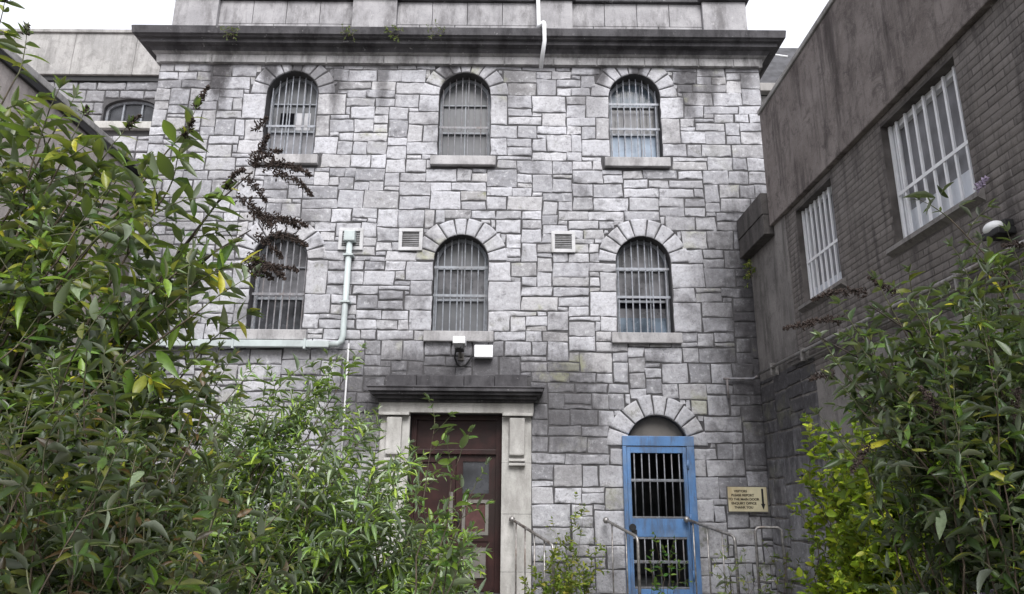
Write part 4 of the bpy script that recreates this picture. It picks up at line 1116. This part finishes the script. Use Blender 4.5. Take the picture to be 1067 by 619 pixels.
kc, kw = C.cols, C.wt; C.cols, C.wt = [(.03, .04, .024), (.05, .09, .02)], [2, 1]
C.stem((2.45, 3.0, 0), (1.95, 3.0, 2.80), (.35, 0, .5), .010, 4, .14, .09, .05, .75, .3)
C.cols, C.wt = kc, kw
DK = (.022, .03, .02)
for p, d, l in (((1.90, 3.0, 2.90), (-1, 0, .05), .15), ((1.90, 3, 2.9), (-.7, 0, -.8), .11), ((1.93, 3, 2.92), (.5, 0, .5), .09), ((2.0, 3, 2.86), (.8, 0, .35), .09), ((2.0, 3, 2.86), (.6, 0, -.6), .08), ((1.96, 3, 2.9), (-.4, .1, .6), .08)): C.leaf(p, d, l, DK)
for i in range(125):
    x = r.uniform(1.62, 2.95)
    t = (x, r.uniform(2.6, 3.6), r.uniform(.8 if x > 1.85 else 1.75, 2.05 if x < 1.8 else 2.3)); b = (x+r.uniform(0, .7), 3.1+r.uniform(-.3, .3), 0)
    C.stem(b, t, (r.uniform(-.1, .1), r.uniform(-.1, .1), .3), .007, 13, .34, .09, .040, .3, .3)
for p, d, l, m in (((1.78, 2.95, 1.22), (.5, -.3, .4), .08, 'lilac'), ((2.22, 2.95, 2.36), (-.2, -.2, .9), .13, 'lilac'), ((2.06, 2.95, 2.92), (.5, 0, .6), .08, 'lilac'), ((1.6, 2.7, 1.9), (-.3, -.2, .4), .14, 'deadflower'), ((1.9, 2.7, 2.0), (-.2, -.2, -.6), .16, 'deadflower')):
    C.spike(p, d, l, .022, m, .2)
cnt['C'] = C.finish()
# --- lime green bush against the link wall
r = random.Random(23)
Dp = Plant('lime_bush', 'bright lime green small leaved bush against the right wall', 'bush', (2.75, 6.0, 0), [((.40, .50, .028), 5), ((.27, .40, .028), 5), ((.42, .44, .04), 2), (G2, 2)], 51, L=.08, aspect=.55, droop=.3, mat='leafl', temps=TEMPB)
for i in range(130):
    x = r.uniform(2.34, 3.3); y = r.uniform(5.0, 6.3)
    t = (x, y, r.uniform(.5, 2.32 - max(0, 2.6-x)*1.2)); b = (2.75+r.uniform(-.3, .3), 6+r.uniform(-.3, .3), 0)
    Dp.stem(b, t, (0, 0, .25), .006, 13, .28, .085, .034, .3, .2)
cnt['D'] = Dp.finish()
# --- weeds by the steps
def weed(name, label, cat, base, tips, pal, seed, L, asp, mat='leafl', temps=TEMPB, nl=6, ll=.16, sp=.035, grp=None):
    r = random.Random(seed); W = Plant(name, label, cat, base, pal, seed, L=L, aspect=asp, droop=.3, mat=mat, temps=temps, group=grp)
    for t in tips:
        b = (base[0]+r.uniform(-.1, .1), base[1]+r.uniform(-.05, .05), base[2])
        W.stem(b, t, (r.uniform(-.05, .05), 0, .12), .005, nl, ll, L, sp, .25, .3)
    cnt[label[:12]] = W.finish()
LY = [((.26, .29, .04), 4), ((.15, .21, .04), 4), ((.34, .31, .06), 2), (G2, 3)]
weed('wall_weed', 'yellow green weed climbing the wall between the two doors', 'weed', (.75, 9.55, 0), [(.55, 9.5, 1.2), (.85, 9.7, 1.5), (.95, 9.75, 1.35), (.72, 9.6, 1.0), (1.1, 9.6, .95), (.45, 9.4, .8), (1.15, 9.5, .8), (.9, 9.5, .7), (.6, 9.4, .6)], LY, 61, .08, .42, nl=9, ll=.22)
weed('wall_weed', 'low leafy weed at the foot of the rusty handrail', 'weed', (.42, 8.75, 0), [(.3, 8.7, .7), (.5, 8.8, .85), (.68, 8.8, .8), (.2, 8.7, .6), (.85, 8.8, .65)], LY, 62, .08, .42, nl=13, ll=.24)
weed('gate_weed', 'small green seedling growing in front of the blue gate bars', 'weed', (1.85, 9.2, .17), [(1.78, 9.2, 1.0), (1.95, 9.2, .95), (1.7, 9.2, .8), (2.05, 9.2, .72)], [((.05, .15, .03), 4), (G2, 2)], 63, .085, .36, nl=4, ll=.12, sp=.05)
weed('corner_weed', 'pale yellow green seedling by the right gate handrail', 'weed', (2.5, 8.5, 0), [(2.45, 8.5, .95), (2.62, 8.5, .85), (2.35, 8.5, .8), (2.75, 8.5, .72)], [((.22, .24, .06), 4), ((.14, .19, .05), 3)], 64, .10, .26, mat='leafw', temps=TEMPL, nl=5, ll=.16, sp=.05)
weed('corner_weed', 'wiry dark weed in the corner below the hoop rail', 'weed', (3.05, 8.7, 0), [(2.95, 8.7, 1.0), (3.2, 8.7, 1.15), (3.3, 8.8, .8), (2.85, 8.6, .7)], [(G1, 4), (OLV, 3), (BRN, 1)], 65, .07, .3, nl=6, ll=.18)
weed('hanging_weed', 'green tuft growing from the link wall joint under its dark parapet', 'weed', (3.40, 9.75, 4.6), [(3.34, 9.6, 4.75), (3.34, 9.7, 4.5), (3.36, 9.8, 4.7)], LY, 66, .06, .4, nl=3, ll=.1, sp=.03)
for i, (x, z, w) in enumerate(((-4.35, 8.40, 'leftmost of the four tufts on the cornice'), (-2.52, 8.42, 'dry fern tuft beside the taller green cornice tuft'), (-1.85, 8.42, 'tallest green fern tuft on the cornice face'), (-1.2, 8.46, 'thin straggling weed above the top middle window'))):
    weed('cornice_tuft', w, 'weed', (x, YF-.26, z), [(x+dx, YF-.40, z+dz) for dx, dz in ((-.12, .02), (.1, .04), (0, .09), (.05, -.08), (-.06, -.06))], [((.10, .13, .04), 3), ((.13, .12, .07), 3)], 70+i, .05, .3, nl=2, ll=.07, sp=.025, grp='weeds growing on the cornice')
# dead growth on the top left sill
# --- ground weeds
r = random.Random(77); W = Plant('ground_weeds', None, None, (0, 5, 0), [(G1, 3), (G2, 3), (OLV, 2)], 77, L=.07, aspect=.45, temps=TEMPB)
for i in range(420):
    x = r.uniform(-5.5, 3.3); y = r.uniform(.8, 9.8)
    if -1 < x < 2.3 and r.random() < .75: continue
    for k in range(7):
        a = r.uniform(0, 2*PI); W.leaf((x+r.gauss(0, .05), y+r.gauss(0, .05), r.uniform(0, .06)), (math.cos(a), math.sin(a), r.uniform(.1, .9)), r.uniform(.04, .1))
tag(W.root, 'low weeds scattered over the yard ground', 'weeds', kind='stuff'); cnt['W'] = W.finish()
for o in W.root.children: o['kind'] = 'stuff'
print('LEAVES', cnt)

# ================================================================== CAMERA, LIGHT
cam = bpy.data.cameras.new('camera'); co = bpy.data.objects.new('camera', cam); COL.objects.link(co)
co.matrix_world = Matrix.Translation((0, 0, 1.6)) @ Matrix.Rotation(R(90+15.3), 4, 'X') @ Matrix.Rotation(R(.5), 4, 'Z')
cam.lens = 25.3; cam.sensor_width = 36; cam.clip_start = .05; cam.clip_end = 2000
SC.camera = co
wd = bpy.data.worlds.new('World'); SC.world = wd; wd.use_nodes = True
nt = wd.node_tree; bg = nt.nodes['Background']
sky = nt.nodes.new('ShaderNodeTexSky'); sky.sky_type = 'NISHITA'; sky.sun_disc = False
EL, AZ = 46, 170
sky.sun_elevation = R(EL); sky.sun_rotation = R(AZ); sky.dust_density = 6; sky.air_density = 1.5; sky.ozone_density = 1.5
hs = nt.nodes.new('ShaderNodeHueSaturation'); hs.inputs['Saturation'].default_value = .25
nt.links.new(sky.outputs[0], hs.inputs['Color']); cl = nt.nodes.new('ShaderNodeMix'); cl.data_type = 'RGBA'; cl.inputs[0].default_value = .7
cl.inputs[7].default_value = (4.7, 4.75, 5.2, 1)           # even high cloud in front of the clear sky
nt.links.new(hs.outputs[0], cl.inputs[6]); nt.links.new(cl.outputs[2], bg.inputs['Color'])
bg.inputs['Strength'].default_value = .13
su = bpy.data.lights.new('sun', 'SUN'); su.energy = 1.6; su.angle = R(30); su.color = (1, .985, .98)
so = bpy.data.objects.new('sun', su); COL.objects.link(so)
az = R(AZ); dv = Vector((math.sin(az)*math.cos(R(EL)), math.cos(az)*math.cos(R(EL)), math.sin(R(EL))))
so.rotation_euler = dv.to_track_quat('Z', 'Y').to_euler()
vs = SC.view_settings; vs.view_transform = 'Standard'; vs.look = 'None'; vs.gamma = 1; vs.use_curve_mapping = False; vs.exposure = 1.15
